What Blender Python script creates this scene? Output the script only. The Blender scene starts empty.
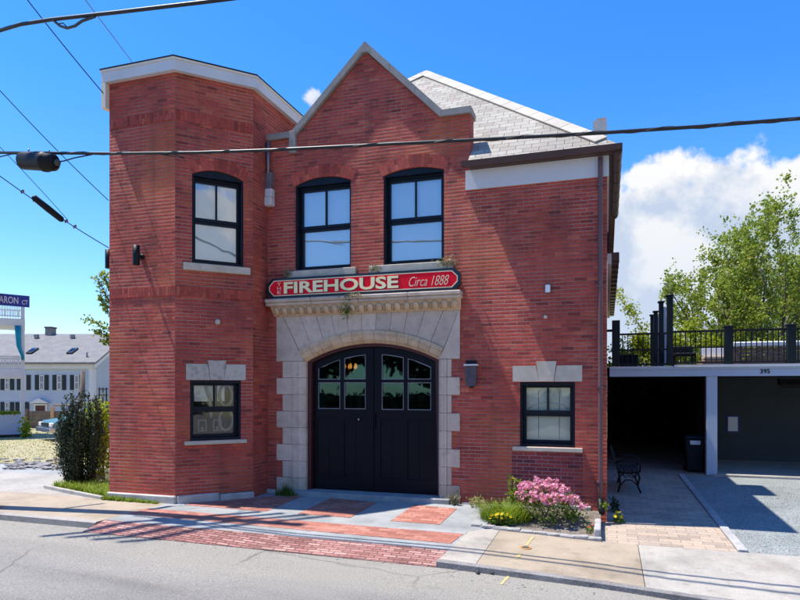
import bpy, bmesh, math, random
from mathutils import Vector, Matrix
R = random.Random(7)
C = bpy.context.scene.collection
rad = math.radians
# ------------------------------------------------------------------ camera model (used to take measurements off the picture)
F, HY, EYE = 630.0, 388.0, 2.1
PSI = rad(18.2); cP, sP = math.cos(PSI), math.sin(PSI)
RIGHT = Vector((cP, sP, 0)); FWD = Vector((-sP, cP, 0)); UP = Vector((0, 0, 1)); CAM = Vector((0, 0, EYE))
def ray(px, py): return FWD + RIGHT*((px-400)/F) + UP*((HY-py)/F)
def interp(x, T):
    if x <= T[0][0]: return T[0][1]
    for (a, fa), (b, fb) in zip(T, T[1:]):
        if x <= b: return fa+(fb-fa)*(x-a)/(b-a)
    return T[-1][1]
ZB = [(-7.4, 0), (-4.5, -.05), (-1.65, -.12), (-.1, -.19), (.4, -.206)]           # height of the sidewalk's back edge along the street
ZFR = [(-7.4, 0), (-4.5, -.12), (-1.95, -.14), (-.1, -.22), (.75, -.30), (3, -.42), (5, -.45)]   # and of its front edge: the street runs downhill to the right
def zG(x, y):
    b = interp(x, ZB); f = interp(x, ZFR)
    if y <= 9.9: return b+(f-b)*(9.9-y)/2.0
    if x > -.085: return min(0, -.0303*(16.7-y))
    return min(0, b*(11-y)/1.1) if y < 11 else 0.0
def zR(x): return interp(x, ZFR)-interp(x, [(-7.4, .10), (-2, .085), (.5, .065), (3, .06)])
def W(x, y):                    # a point measured as if the ground were level, moved along its sight line onto the sloping ground
    k = 1.0
    for i in range(30): k = (EYE-zG(x*k, y*k))/EYE
    return (x*k, y*k)
def g(px, py, z=None):
    r = ray(px, py)
    if z is not None: return CAM + r*((z-EYE)/r.z)
    p = CAM + r*(-EYE/r.z); q = W(p.x, p.y); return Vector((q[0], q[1], zG(*q)))
def at(px, py, t): return CAM + ray(px, py)*t
def onY(px, py, Y):
    r = ray(px, py); return CAM + r*(Y/r.y)
class PF:                      # a vertical plane: u along it, z up, d out of it
    def __init__(s, o, U, N): s.o, s.U, s.N = Vector(o), Vector(U).normalized(), Vector(N).normalized()
    def P(s, u, z, d=0.0): return s.o + s.U*u + UP*z + s.N*d
    def px(s, px, py):
        r = ray(px, py); t = (s.o-CAM).dot(s.N)/r.dot(s.N); p = CAM + r*t
        return ((p-s.o).dot(s.U), p.z)
    def off(s, d): return PF(s.o+s.N*d, s.U, s.N)
# ------------------------------------------------------------------ materials
MATS = {}
def nd(nt, typ, ins=None, **kw):
    n = nt.nodes.new(typ)
    for k, v in kw.items(): setattr(n, k, v)
    for k, v in (ins or {}).items():
        s = n.inputs[k]
        if isinstance(v, bpy.types.NodeSocket): nt.links.new(v, s)
        else: s.default_value = v
    return n
def c4(c): return (c[0], c[1], c[2], 1.0)
def mixc(nt, f, a, b, blend='MIX'):
    n = nt.nodes.new('ShaderNodeMix'); n.data_type = 'RGBA'; n.blend_type = blend
    for i, v in ((0, f), (6, a), (7, b)):
        if isinstance(v, bpy.types.NodeSocket): nt.links.new(v, n.inputs[i])
        else: n.inputs[i].default_value = v if i == 0 else c4(v)
    return n.outputs[2]
def math_(nt, op, a, b=0.0, c=None):
    n = nt.nodes.new('ShaderNodeMath'); n.operation = op
    for i, v in enumerate((a, b) if c is None else (a, b, c)):
        if isinstance(v, bpy.types.NodeSocket): nt.links.new(v, n.inputs[i])
        else: n.inputs[i].default_value = v
    return n.outputs[0]
def ramp(nt, f, stops, interp='LINEAR'):
    n = nt.nodes.new('ShaderNodeValToRGB'); n.color_ramp.interpolation = interp
    e = n.color_ramp.elements
    while len(e) < len(stops): e.new(0.5)
    for i, (p, c) in enumerate(stops): e[i].position = p; e[i].color = c4(c)
    nt.links.new(f, n.inputs[0]); return n.outputs[0]
def base(name):
    m = bpy.data.materials.new(name); m.use_nodes = True
    nt = m.node_tree; nt.nodes.clear()
    out = nt.nodes.new('ShaderNodeOutputMaterial'); p = nt.nodes.new('ShaderNodeBsdfPrincipled')
    nt.links.new(p.outputs[0], out.inputs[0]); MATS[name] = m
    return m, nt, p, out
def noise(nt, vec, scale, detail=4, rough=0.55, out=0):
    return nd(nt, 'ShaderNodeTexNoise', {'Vector': vec, 'Scale': scale, 'Detail': detail, 'Roughness': rough}).outputs[out]
def coords(nt, kind='Object'): return nt.nodes.new('ShaderNodeTexCoord').outputs[kind]
def bumpn(nt, p, h, strength, dist):
    b = nd(nt, 'ShaderNodeBump', {'Height': h, 'Strength': strength, 'Distance': dist}); nt.links.new(b.outputs[0], p.inputs['Normal'])
def mk(name, cols, scale=3.0, rough=0.7, bump=0.0, bscale=40, metal=0.0, spec=0.4, detail=5, grain=0.0, gscale=90, island=0.0, stain=0.0):
    """noise-mottled material; cols = 2 or 3 colours"""
    m, nt, p, o = base(name)
    co = coords(nt); f = noise(nt, co, scale, detail, 0.6)
    n = len(cols); stops = [(0.3+0.4*i/max(1, n-1), c) for i, c in enumerate(cols)]
    col = ramp(nt, f, stops) if n > 1 else mixc(nt, 0.0, cols[0], cols[0])
    if grain:
        gz = noise(nt, co, gscale, 2, 0.7)
        k = nd(nt, 'ShaderNodeMapRange', {'Value': gz, 'From Min': 0.3, 'From Max': 0.7, 'To Min': 1-grain, 'To Max': 1+grain}).outputs[0]
        cc = nd(nt, 'ShaderNodeCombineColor', {'Red': k, 'Green': k, 'Blue': k}).outputs[0]
        col = mixc(nt, 1.0, col, cc, 'MULTIPLY')
    if stain:
        sn = noise(nt, co, .9, 8, .7)
        k = nd(nt, 'ShaderNodeMapRange', {'Value': sn, 'From Min': .46, 'From Max': .68, 'To Min': 1, 'To Max': 1-stain}).outputs[0]
        sn2 = noise(nt, co, 6, 6, .75)
        k = math_(nt, 'MULTIPLY', k, nd(nt, 'ShaderNodeMapRange', {'Value': sn2, 'From Min': .56, 'From Max': .70, 'To Min': 1, 'To Max': 1-stain}).outputs[0])
        cc = nd(nt, 'ShaderNodeCombineColor', {'Red': k, 'Green': k, 'Blue': k}).outputs[0]
        col = mixc(nt, 1.0, col, cc, 'MULTIPLY')
    if island:
        r = nt.nodes.new('ShaderNodeNewGeometry').outputs['Random Per Island']
        k = nd(nt, 'ShaderNodeMapRange', {'Value': r, 'To Min': 1-island, 'To Max': 1+island*0.6}).outputs[0]
        cc = nd(nt, 'ShaderNodeCombineColor', {'Red': k, 'Green': k, 'Blue': k}).outputs[0]
        col = mixc(nt, 1.0, col, cc, 'MULTIPLY')
    nt.links.new(col, p.inputs['Base Color'])
    p.inputs['Roughness'].default_value = rough; p.inputs['Metallic'].default_value = metal; p.inputs['Specular IOR Level'].default_value = spec
    if bump: bumpn(nt, p, noise(nt, co, bscale, 4), bump, 0.01)
    return m
def brickmat(name, stops, mortar, w=0.215, h=0.0655, ms=0.009, soldier=False, bump=0.55, dark=0.35, rough=0.8, patch=None, offset=0.5, mvar=0.6, dist=0.006, arris=0.0, head=1.0, streak=0.0):
    m, nt, p, o = base(name)
    uv = coords(nt, 'UV')
    if soldier:
        uv = nd(nt, 'ShaderNodeMapping', {'Vector': uv, 'Rotation': (0, 0, rad(90))}).outputs[0]
    wob = noise(nt, uv, 9.0, 2, 0.5, 1)
    uv2 = mixc(nt, 0.006, uv, wob, 'ADD')
    b = nd(nt, 'ShaderNodeTexBrick', {'Vector': uv2, 'Color1': (0, 0, 0, 1), 'Color2': (1, 1, 1, 1), 'Mortar': (.5, .5, .5, 1), 'Scale': 1.0,
        'Mortar Size': ms, 'Mortar Smooth': 0.35, 'Bias': 0.0, 'Brick Width': w, 'Row Height': h}, offset=offset)
    tint = ramp(nt, b.outputs[0], stops)
    big = noise(nt, uv, 0.9, 5, 0.62)
    k = nd(nt, 'ShaderNodeMapRange', {'Value': big, 'From Min': 0.3, 'From Max': 0.7, 'To Min': 1-dark, 'To Max': 1+dark*0.5}).outputs[0]
    cc = nd(nt, 'ShaderNodeCombineColor', {'Red': k, 'Green': k, 'Blue': k}).outputs[0]
    col = mixc(nt, 1.0, tint, cc, 'MULTIPLY')
    fine = noise(nt, uv, 28.0, 4, 0.7)
    k2 = nd(nt, 'ShaderNodeMapRange', {'Value': fine, 'From Min': 0.3, 'From Max': 0.7, 'To Min': 0.72, 'To Max': 1.22}).outputs[0]
    cc2 = nd(nt, 'ShaderNodeCombineColor', {'Red': k2, 'Green': k2, 'Blue': k2}).outputs[0]
    col = mixc(nt, 1.0, col, cc2, 'MULTIPLY')
    if patch:
        pf = nd(nt, 'ShaderNodeMapRange', {'Value': noise(nt, uv, 0.55, 3, 0.5), 'From Min': 0.54, 'From Max': 0.66}).outputs[0]
        col = mixc(nt, math_(nt, 'MULTIPLY', pf, 0.65), col, patch)
    mf = nd(nt, 'ShaderNodeMapRange', {'Value': noise(nt, uv, 0.7, 4, 0.6), 'From Min': 0.40, 'From Max': 0.62}).outputs[0]
    mcol = mixc(nt, math_(nt, 'MULTIPLY', mf, mvar), tuple(x*y for x, y in zip(mortar, (.40, .30, .30))), mortar)
    svv = nd(nt, 'ShaderNodeSeparateXYZ', {0: uv2}).outputs[1]
    fb = math_(nt, 'ABSOLUTE', math_(nt, 'SUBTRACT', math_(nt, 'FRACT', math_(nt, 'DIVIDE', svv, h)), .5))
    bed = math_(nt, 'GREATER_THAN', fb, .5-1.25*ms/h)
    col = mixc(nt, math_(nt, 'MULTIPLY', b.outputs[1], math_(nt, 'ADD', math_(nt, 'MULTIPLY', bed, 1-head), head)), col, mcol)
    if streak:
        su = noise(nt, nd(nt, 'ShaderNodeMapping', {'Vector': uv, 'Scale': (3.2, .35, 1)}).outputs[0], 1.0, 6, .62)
        ks = nd(nt, 'ShaderNodeMapRange', {'Value': su, 'From Min': .50, 'From Max': .72, 'To Min': 0, 'To Max': streak}).outputs[0]
        col = mixc(nt, ks, col, (.10, .045, .04))
        sp = noise(nt, uv, 5.5, 6, .75); kp = nd(nt, 'ShaderNodeMapRange', {'Value': sp, 'From Min': .60, 'From Max': .72, 'To Min': 0, 'To Max': .5*streak}).outputs[0]
        col = mixc(nt, kp, col, (.62, .44, .40))
    nt.links.new(col, p.inputs['Base Color']); p.inputs['Roughness'].default_value = rough; p.inputs['Specular IOR Level'].default_value = 0.25
    rowid = math_(nt, 'MULTIPLY', b.outputs[0], 0.35)
    if arris:
        sv = nd(nt, 'ShaderNodeSeparateXYZ', {0: uv2}).outputs[1]
        fr_ = math_(nt, 'FRACT', math_(nt, 'DIVIDE', sv, h))
        ed = nd(nt, 'ShaderNodeMapRange', {'Value': fr_, 'From Min': .55, 'From Max': .98, 'To Min': 1, 'To Max': 0}).outputs[0]
        am = nd(nt, 'ShaderNodeMapRange', {'Value': noise(nt, uv, 1.6, 4, .6), 'From Min': .38, 'From Max': .60, 'To Min': .1, 'To Max': 1}).outputs[0]
        rowid = math_(nt, 'ADD', rowid, math_(nt, 'MULTIPLY', math_(nt, 'MULTIPLY', ed, am), arris))
    hgt = math_(nt, 'ADD', math_(nt, 'SUBTRACT', 1.0, b.outputs[1]), math_(nt, 'ADD', math_(nt, 'MULTIPLY', fine, 0.5), rowid))
    bumpn(nt, p, hgt, bump, dist)
    return m
def leafmat(name, stops, trans=0.45, rough=0.5):
    m, nt, p, out = base(name)
    r = nt.nodes.new('ShaderNodeNewGeometry').outputs['Random Per Island']
    col = ramp(nt, r, stops)
    nt.links.new(col, p.inputs['Base Color']); p.inputs['Roughness'].default_value = rough; p.inputs['Specular IOR Level'].default_value = 0.3
    tr = nd(nt, 'ShaderNodeBsdfTranslucent', {'Color': col})
    mx = nd(nt, 'ShaderNodeMixShader', {0: trans, 1: p.outputs[0], 2: tr.outputs[0]})
    nt.links.new(mx.outputs[0], out.inputs[0]); return m
def glassmat(name, refl=0.2, tint=(.9, .95, .95), rough=0.02, gcol=(1, 1, 1)):
    m, nt, p, out = base(name)
    gl = nd(nt, 'ShaderNodeBsdfGlossy', {'Color': c4(gcol), 'Roughness': rough})
    wv = noise(nt, coords(nt), 1.3, 2)
    b = nd(nt, 'ShaderNodeBump', {'Height': wv, 'Strength': 0.04, 'Distance': 0.1}); nt.links.new(b.outputs[0], gl.inputs['Normal'])
    t = nd(nt, 'ShaderNodeBsdfTransparent', {'Color': c4(tint)})
    fr = nd(nt, 'ShaderNodeFresnel', {'IOR': 1.45}).outputs[0]
    f = math_(nt, 'MAXIMUM', fr, refl)
    mx = nd(nt, 'ShaderNodeMixShader', {0: f, 1: t.outputs[0], 2: gl.outputs[0]})
    nt.links.new(mx.outputs[0], out.inputs[0]); return m
def emit(name, col, st):
    m, nt, p, out = base(name); e = nd(nt, 'ShaderNodeEmission', {'Color': c4(col), 'Strength': st}); nt.links.new(e.outputs[0], out.inputs[0]); return m

RED = [(0.0, (.26, .046, .032)), (.12, (.42, .068, .046)), (.55, (.50, .082, .053)), (.88, (.54, .094, .057)), (1.0, (.60, .14, .078))]
brickmat('brick', RED, (.62, .45, .37), patch=(.56, .13, .045), bump=.9, dist=.013, ms=.0062, mvar=.9, arris=.9, dark=.30, head=.4, streak=.38)
brickmat('brick_soldier', RED, (.30, .16, .14), soldier=True, bump=.8, dist=.010, ms=.005)
brickmat('brick_arch', RED, (.30, .17, .15), w=0.115, h=0.07, ms=.005, offset=0.5, arris=0)
brickmat('brick_patch', [(0, (.13, .030, .032)), (.5, (.25, .044, .042)), (1, (.36, .062, .052))], (.34, .24, .235), ms=.0065, mvar=1.0)
brickmat('slate', [(0, (.31, .265, .215)), (.4, (.38, .345, .28)), (.85, (.43, .395, .325)), (1, (.38, .285, .225))], (.16, .14, .13), w=0.28, h=0.165, ms=.005, dark=.16, bump=.8, rough=.7, dist=.02, arris=0)
brickmat('brick_paving', [(0, (.34, .125, .09)), (.5, (.45, .18, .13)), (1, (.54, .25, .185))], (.40, .22, .17), w=.21, h=.105, ms=.006, bump=.4, dark=.2)
brickmat('brick_paving_old', [(0, (.28, .12, .10)), (.5, (.42, .19, .16)), (1, (.54, .30, .25))], (.14, .11, .10), w=.20, h=.066, ms=.008, bump=.9, dark=.3, mvar=1.0)
brickmat('paver', [(0, (.34, .27, .21)), (.5, (.42, .34, .26)), (1, (.50, .38, .28))], (.22, .18, .15), w=.30, h=.15, ms=.004, bump=.3, dark=.12)
mk('slate_hip', [(.44, .39, .31), (.52, .47, .39)], 3.0, .8, .3, 30, grain=.1, island=.15)
mk('stone', [(.48, .38, .285), (.61, .49, .375), (.53, .43, .33)], 3.0, .8, .25, 30, grain=.10, island=.12, stain=.22)
mk('stone_tan', [(.50, .34, .19), (.62, .45, .28), (.56, .43, .29)], 4.0, .8, .3, 30, grain=.12, island=.10, stain=.22)
mk('stone_sill', [(.46, .40, .30), (.60, .53, .41)], 5.0, .8, .2, 40, grain=.1)
mk('stone_weathered', [(.30, .28, .23), (.54, .49, .41), (.42, .38, .31)], 7.0, .85, .35, 40, grain=.15, island=.15)
mk('foundation', [(.40, .37, .33), (.62, .58, .52)], 3.0, .85, .3, 30, grain=.15, stain=.22)
mk('coping', [(.24, .225, .20), (.35, .33, .29)], 2.5, .8, .2, 30, grain=.12, island=.12, stain=.22)
mk('white_paint', [(.58, .58, .565), (.66, .66, .645)], 1.5, .55, grain=.03)
mk('frieze_paint', [(.55, .53, .51), (.62, .60, .58)], 1.2, .6, grain=.03)
mk('cream_trim', [(.70, .62, .48), (.78, .70, .56)], 2.0, .55)
mk('brown_paint', [(.060, .028, .024), (.085, .040, .033)], 2.0, .45, grain=.08)
mk('downspout_paint', [(.10, .045, .050), (.15, .075, .075)], 1.0, .45, grain=.05)
mk('navy_paint', [(.003, .007, .014), (.005, .010, .019)], 2.0, .45, spec=.22)
mk('door_paint', [(.002, .0035, .007), (.005, .006, .010)], 1.0, .38, spec=.15)
mk('maroon_paint', [(.055, .010, .010), (.08, .015, .013)], 2.0, .45)
mk('black_metal', [(.006, .0065, .008), (.010, .0105, .012)], 4.0, .5, spec=.22)
mk('dark_green', [(.004, .010, .013), (.007, .014, .017)], 2.0, .5, spec=.22)
mk('grey_metal', [(.18, .18, .20), (.26, .26, .28)], 6.0, .4, metal=.6)
mk('lantern_metal', [(.07, .06, .075), (.12, .105, .12)], 9.0, .45, spec=.3)
mk('bench_wood', [(.015, .012, .011), (.03, .025, .022)], 6.0, .8)
mk('blind', [(.66, .72, .73), (.72, .77, .77)], 1.0, .8)
mk('cream_blind', [(.78, .75, .62), (.84, .81, .70)], 1.5, .8)
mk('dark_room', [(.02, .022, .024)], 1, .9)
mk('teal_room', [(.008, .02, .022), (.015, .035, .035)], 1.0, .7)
mk('sign_red', [(.80, .006, .020), (.84, .008, .026)], 1.0, .6, spec=.15)
mk('sign_black', [(.012, .016, .022), (.016, .022, .03)], 1.0, .35)
mk('sign_cream', [(.95, .80, .40), (.97, .86, .52)], 3.0, .6, spec=.15)
mk('sign_gold', [(.72, .60, .36), (.80, .72, .52)], 3.0, .4)
mk('street_blue', [(.010, .028, .26), (.012, .035, .30)], 1.0, .35)
mk('concrete', [(.32, .30, .26), (.41, .385, .335), (.36, .34, .30)], 1.2, .85, .2, 60, grain=.13, gscale=70, stain=.32)
mk('concrete_tan', [(.31, .245, .165), (.39, .315, .225), (.35, .285, .205)], 1.0, .85, .2, 60, grain=.13, gscale=70, stain=.32)
mk('concrete_white', [(.34, .30, .25), (.42, .38, .32), (.37, .335, .28)], 1.0, .85, .2, 60, grain=.14, gscale=70, stain=.32)
mk('concrete_side', [(.33, .30, .26), (.42, .385, .33)], .7, .9, .2, 40, grain=.15, gscale=30, stain=.32)
mk('concrete_grey', [(.27, .28, .27), (.36, .365, .35)], 1.2, .85, .2, 60, grain=.12, gscale=70, stain=.32)
mk('kerb_stone', [(.16, .15, .14), (.30, .28, .26)], 3.0, .85, .5, 25, grain=.3, gscale=50)
mk('granite', [(.30, .29, .28), (.45, .43, .41)], 6.0, .8, .4, 30, grain=.25, gscale=60, island=.2)
mk('cobble', [(.24, .225, .21), (.42, .40, .37)], 8.0, .8, .5, 25, grain=.25, gscale=70, island=.25)
mk('gravel', [(.19, .205, .19), (.28, .295, .275)], 1.0, .9, 1.0, 45, grain=.55, gscale=42)
mk('soil', [(.10, .075, .055), (.24, .20, .16)], 6.0, .95, .8, 40, grain=.3, gscale=40)
mk('dry_ground', [(.30, .26, .13), (.38, .33, .19), (.19, .22, .07)], .9, .95, .6, 30, grain=.25, gscale=25)
mk('rubble', [(.20, .195, .185), (.31, .30, .285)], 4.0, .9, .3, 30, island=.3)
mk('bark', [(.10, .08, .065), (.19, .16, .13)], 8.0, .9, .6, 25)
mk('utility_wood', [(.14, .11, .09), (.22, .18, .15)], 5.0, .9, .4, 25)
mk('fence_wood', [(.15, .115, .085), (.22, .17, .125)], 3.0, .9, .3, 30, island=.2)
mk('new_wood', [(.52, .30, .15), (.58, .36, .2)], 3.0, .8)
mk('screen_wood', [(.20, .11, .075), (.30, .17, .12)], 4.0, .85, .3, 30, island=.25)
mk('siding', [(.40, .46, .545), (.45, .51, .585)], .6, .7)
mk('shingle', [(.17, .165, .16), (.23, .22, .21)], 2.0, .9, .5, 25, grain=.2, gscale=12)
mk('shutter', [(.010, .018, .022), (.016, .024, .028)], 2, .6)
mk('terracotta', [(.42, .22, .15), (.50, .29, .2)], 4, .8)
mk('chimney_brick', [(.42, .40, .38), (.52, .50, .47)], 6.0, .85, .3, 20, grain=.1)
mk('cable', [(.012, .012, .013), (.022, .022, .022)], 6.0, .42)
mk('cable_grey', [(.04, .04, .038), (.07, .07, .065)], 6.0, .4)
mk('car_paint', [(.07, .20, .22), (.09, .23, .25)], 1.0, .25, spec=.6)
mk('chrome', [(.5, .5, .5), (.6, .6, .6)], 1.0, .2, metal=.9)
mk('rubber', [(.012, .012, .012), (.02, .02, .02)], 3, .8)
mk('headlight', [(.75, .72, .62), (.82, .8, .72)], 1, .15)
mk('teal_cloth', [(.01, .26, .36), (.02, .34, .45)], 3, .8)
mk('tan_cloth', [(.40, .30, .20), (.50, .38, .26)], 3, .85)
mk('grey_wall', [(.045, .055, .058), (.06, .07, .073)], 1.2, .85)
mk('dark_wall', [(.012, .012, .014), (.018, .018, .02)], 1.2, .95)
mk('paper', [(.72, .74, .74), (.76, .78, .78)], 1, .6)
mk('paint_yellow', [(.36, .30, .19), (.56, .45, .16)], 26, .8)
mk('orange_iron', [(.45, .19, .04), (.55, .27, .07)], 9, .6)
mk('tar', [(.06, .058, .055), (.09, .088, .085)], 9, .9, .4, 40)
mk('bulb_brass', [(.35, .22, .08), (.42, .28, .1)], 3, .4, metal=.8)
emit('lamp_glow', (1.0, .26, .04), 2.2)
leafmat('leaf_spring', [(0, (.14, .21, .02)), (.5, (.25, .33, .032)), (.85, (.36, .41, .05)), (1, (.34, .30, .06))], .5)
leafmat('leaf_green', [(0, (.07, .13, .018)), (.5, (.13, .22, .03)), (1, (.23, .31, .05))], .5)
leafmat('leaf_yellow', [(0, (.17, .23, .012)), (.5, (.30, .36, .02)), (1, (.44, .45, .03))], .5)
leafmat('leaf_dark', [(0, (.012, .022, .012)), (.5, (.025, .045, .022)), (.85, (.05, .08, .035)), (1, (.10, .12, .06))], .15, .4)
leafmat('leaf_grass', [(0, (.12, .20, .015)), (.5, (.22, .32, .025)), (1, (.36, .42, .05))])
leafmat('leaf_lawn', [(0, (.22, .27, .04)), (.4, (.40, .38, .14)), (1, (.55, .48, .25))], .5)
leafmat('leaf_dry', [(0, (.20, .17, .09)), (.5, (.34, .30, .18)), (1, (.16, .19, .07))], .3)
leafmat('petal_pink', [(0, (.66, .17, .30)), (.45, (.80, .32, .44)), (.8, (.86, .50, .58)), (1, (.72, .46, .36))], .35)
leafmat('petal_yellow', [(0, (.75, .52, .01)), (1, (.85, .70, .02))], .3)
leafmat('petal_red', [(0, (.7, .08, .03)), (1, (.8, .2, .06))], .3)
glassmat('glass_upper', .17, (.97, .98, .98))
glassmat('glass_lower', .045, (.95, .97, .95))
glassmat('glass_door', .085, (.40, .50, .52), .02, (.33, .66, .64))
glassmat('glass_far', .25, (.4, .45, .5))
def asphalt():
    m, nt, p, o = base('asphalt'); co = coords(nt)
    sep = nd(nt, 'ShaderNodeSeparateXYZ', {0: co})
    stre = nd(nt, 'ShaderNodeMapping', {'Vector': co, 'Scale': (.25, 1.1, 1)}).outputs[0]
    f = noise(nt, stre, 1.1, 6, .6)
    col = ramp(nt, f, [(.3, (.19, .177, .16)), (.5, (.245, .228, .206)), (.72, (.29, .268, .24))])
    # dusty tan wear toward the kerb
    n2 = math_(nt, 'ADD', sep.outputs[1], math_(nt, 'MULTIPLY', noise(nt, stre, .8, 4), 1.4))
    k = nd(nt, 'ShaderNodeMapRange', {'Value': n2, 'From Min': 6.9, 'From Max': 7.7}).outputs[0]
    col = mixc(nt, math_(nt, 'MULTIPLY', k, .7), col, (.31, .285, .235))
    gr = noise(nt, co, 55, 3, .75)
    kk = nd(nt, 'ShaderNodeMapRange', {'Value': gr, 'From Min': .3, 'From Max': .7, 'To Min': .58, 'To Max': 1.40}).outputs[0]
    cc = nd(nt, 'ShaderNodeCombineColor', {'Red': kk, 'Green': kk, 'Blue': kk}).outputs[0]
    col = mixc(nt, 1.0, col, cc, 'MULTIPLY')
    st_ = noise(nt, nd(nt, 'ShaderNodeMapping', {'Vector': co, 'Scale': (.9, 1.6, 1)}).outputs[0], .9, 7, .72)
    sk = nd(nt, 'ShaderNodeMapRange', {'Value': st_, 'From Min': .56, 'From Max': .74, 'To Min': 0, 'To Max': .45}).outputs[0]
    col = mixc(nt, sk, col, (.17, .16, .15))
    pb = noise(nt, co, 14, 5, .8); kp = nd(nt, 'ShaderNodeMapRange', {'Value': pb, 'From Min': .62, 'From Max': .7, 'To Min': 0, 'To Max': .4}).outputs[0]
    col = mixc(nt, kp, col, (.13, .12, .11))
    dv = mixc(nt, .25, co, noise(nt, co, 2.2, 4, .6, 1), 'ADD')
    vo = nd(nt, 'ShaderNodeTexVoronoi', {'Vector': dv, 'Scale': .33}, feature='DISTANCE_TO_EDGE')
    cr = nd(nt, 'ShaderNodeMapRange', {'Value': vo.outputs[0], 'From Min': .0035, 'From Max': .009, 'To Min': 1, 'To Max': 0}).outputs[0]
    cm = nd(nt, 'ShaderNodeMapRange', {'Value': noise(nt, co, .35, 2), 'From Min': .5, 'From Max': .58}).outputs[0]
    col = mixc(nt, math_(nt, 'MULTIPLY', math_(nt, 'MULTIPLY', cr, cm), .55), col, (.11, .10, .09))
    nt.links.new(col, p.inputs['Base Color']); p.inputs['Roughness'].default_value = .9; p.inputs['Specular IOR Level'].default_value = .2
    bumpn(nt, p, gr, .6, .012)
asphalt()
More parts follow.
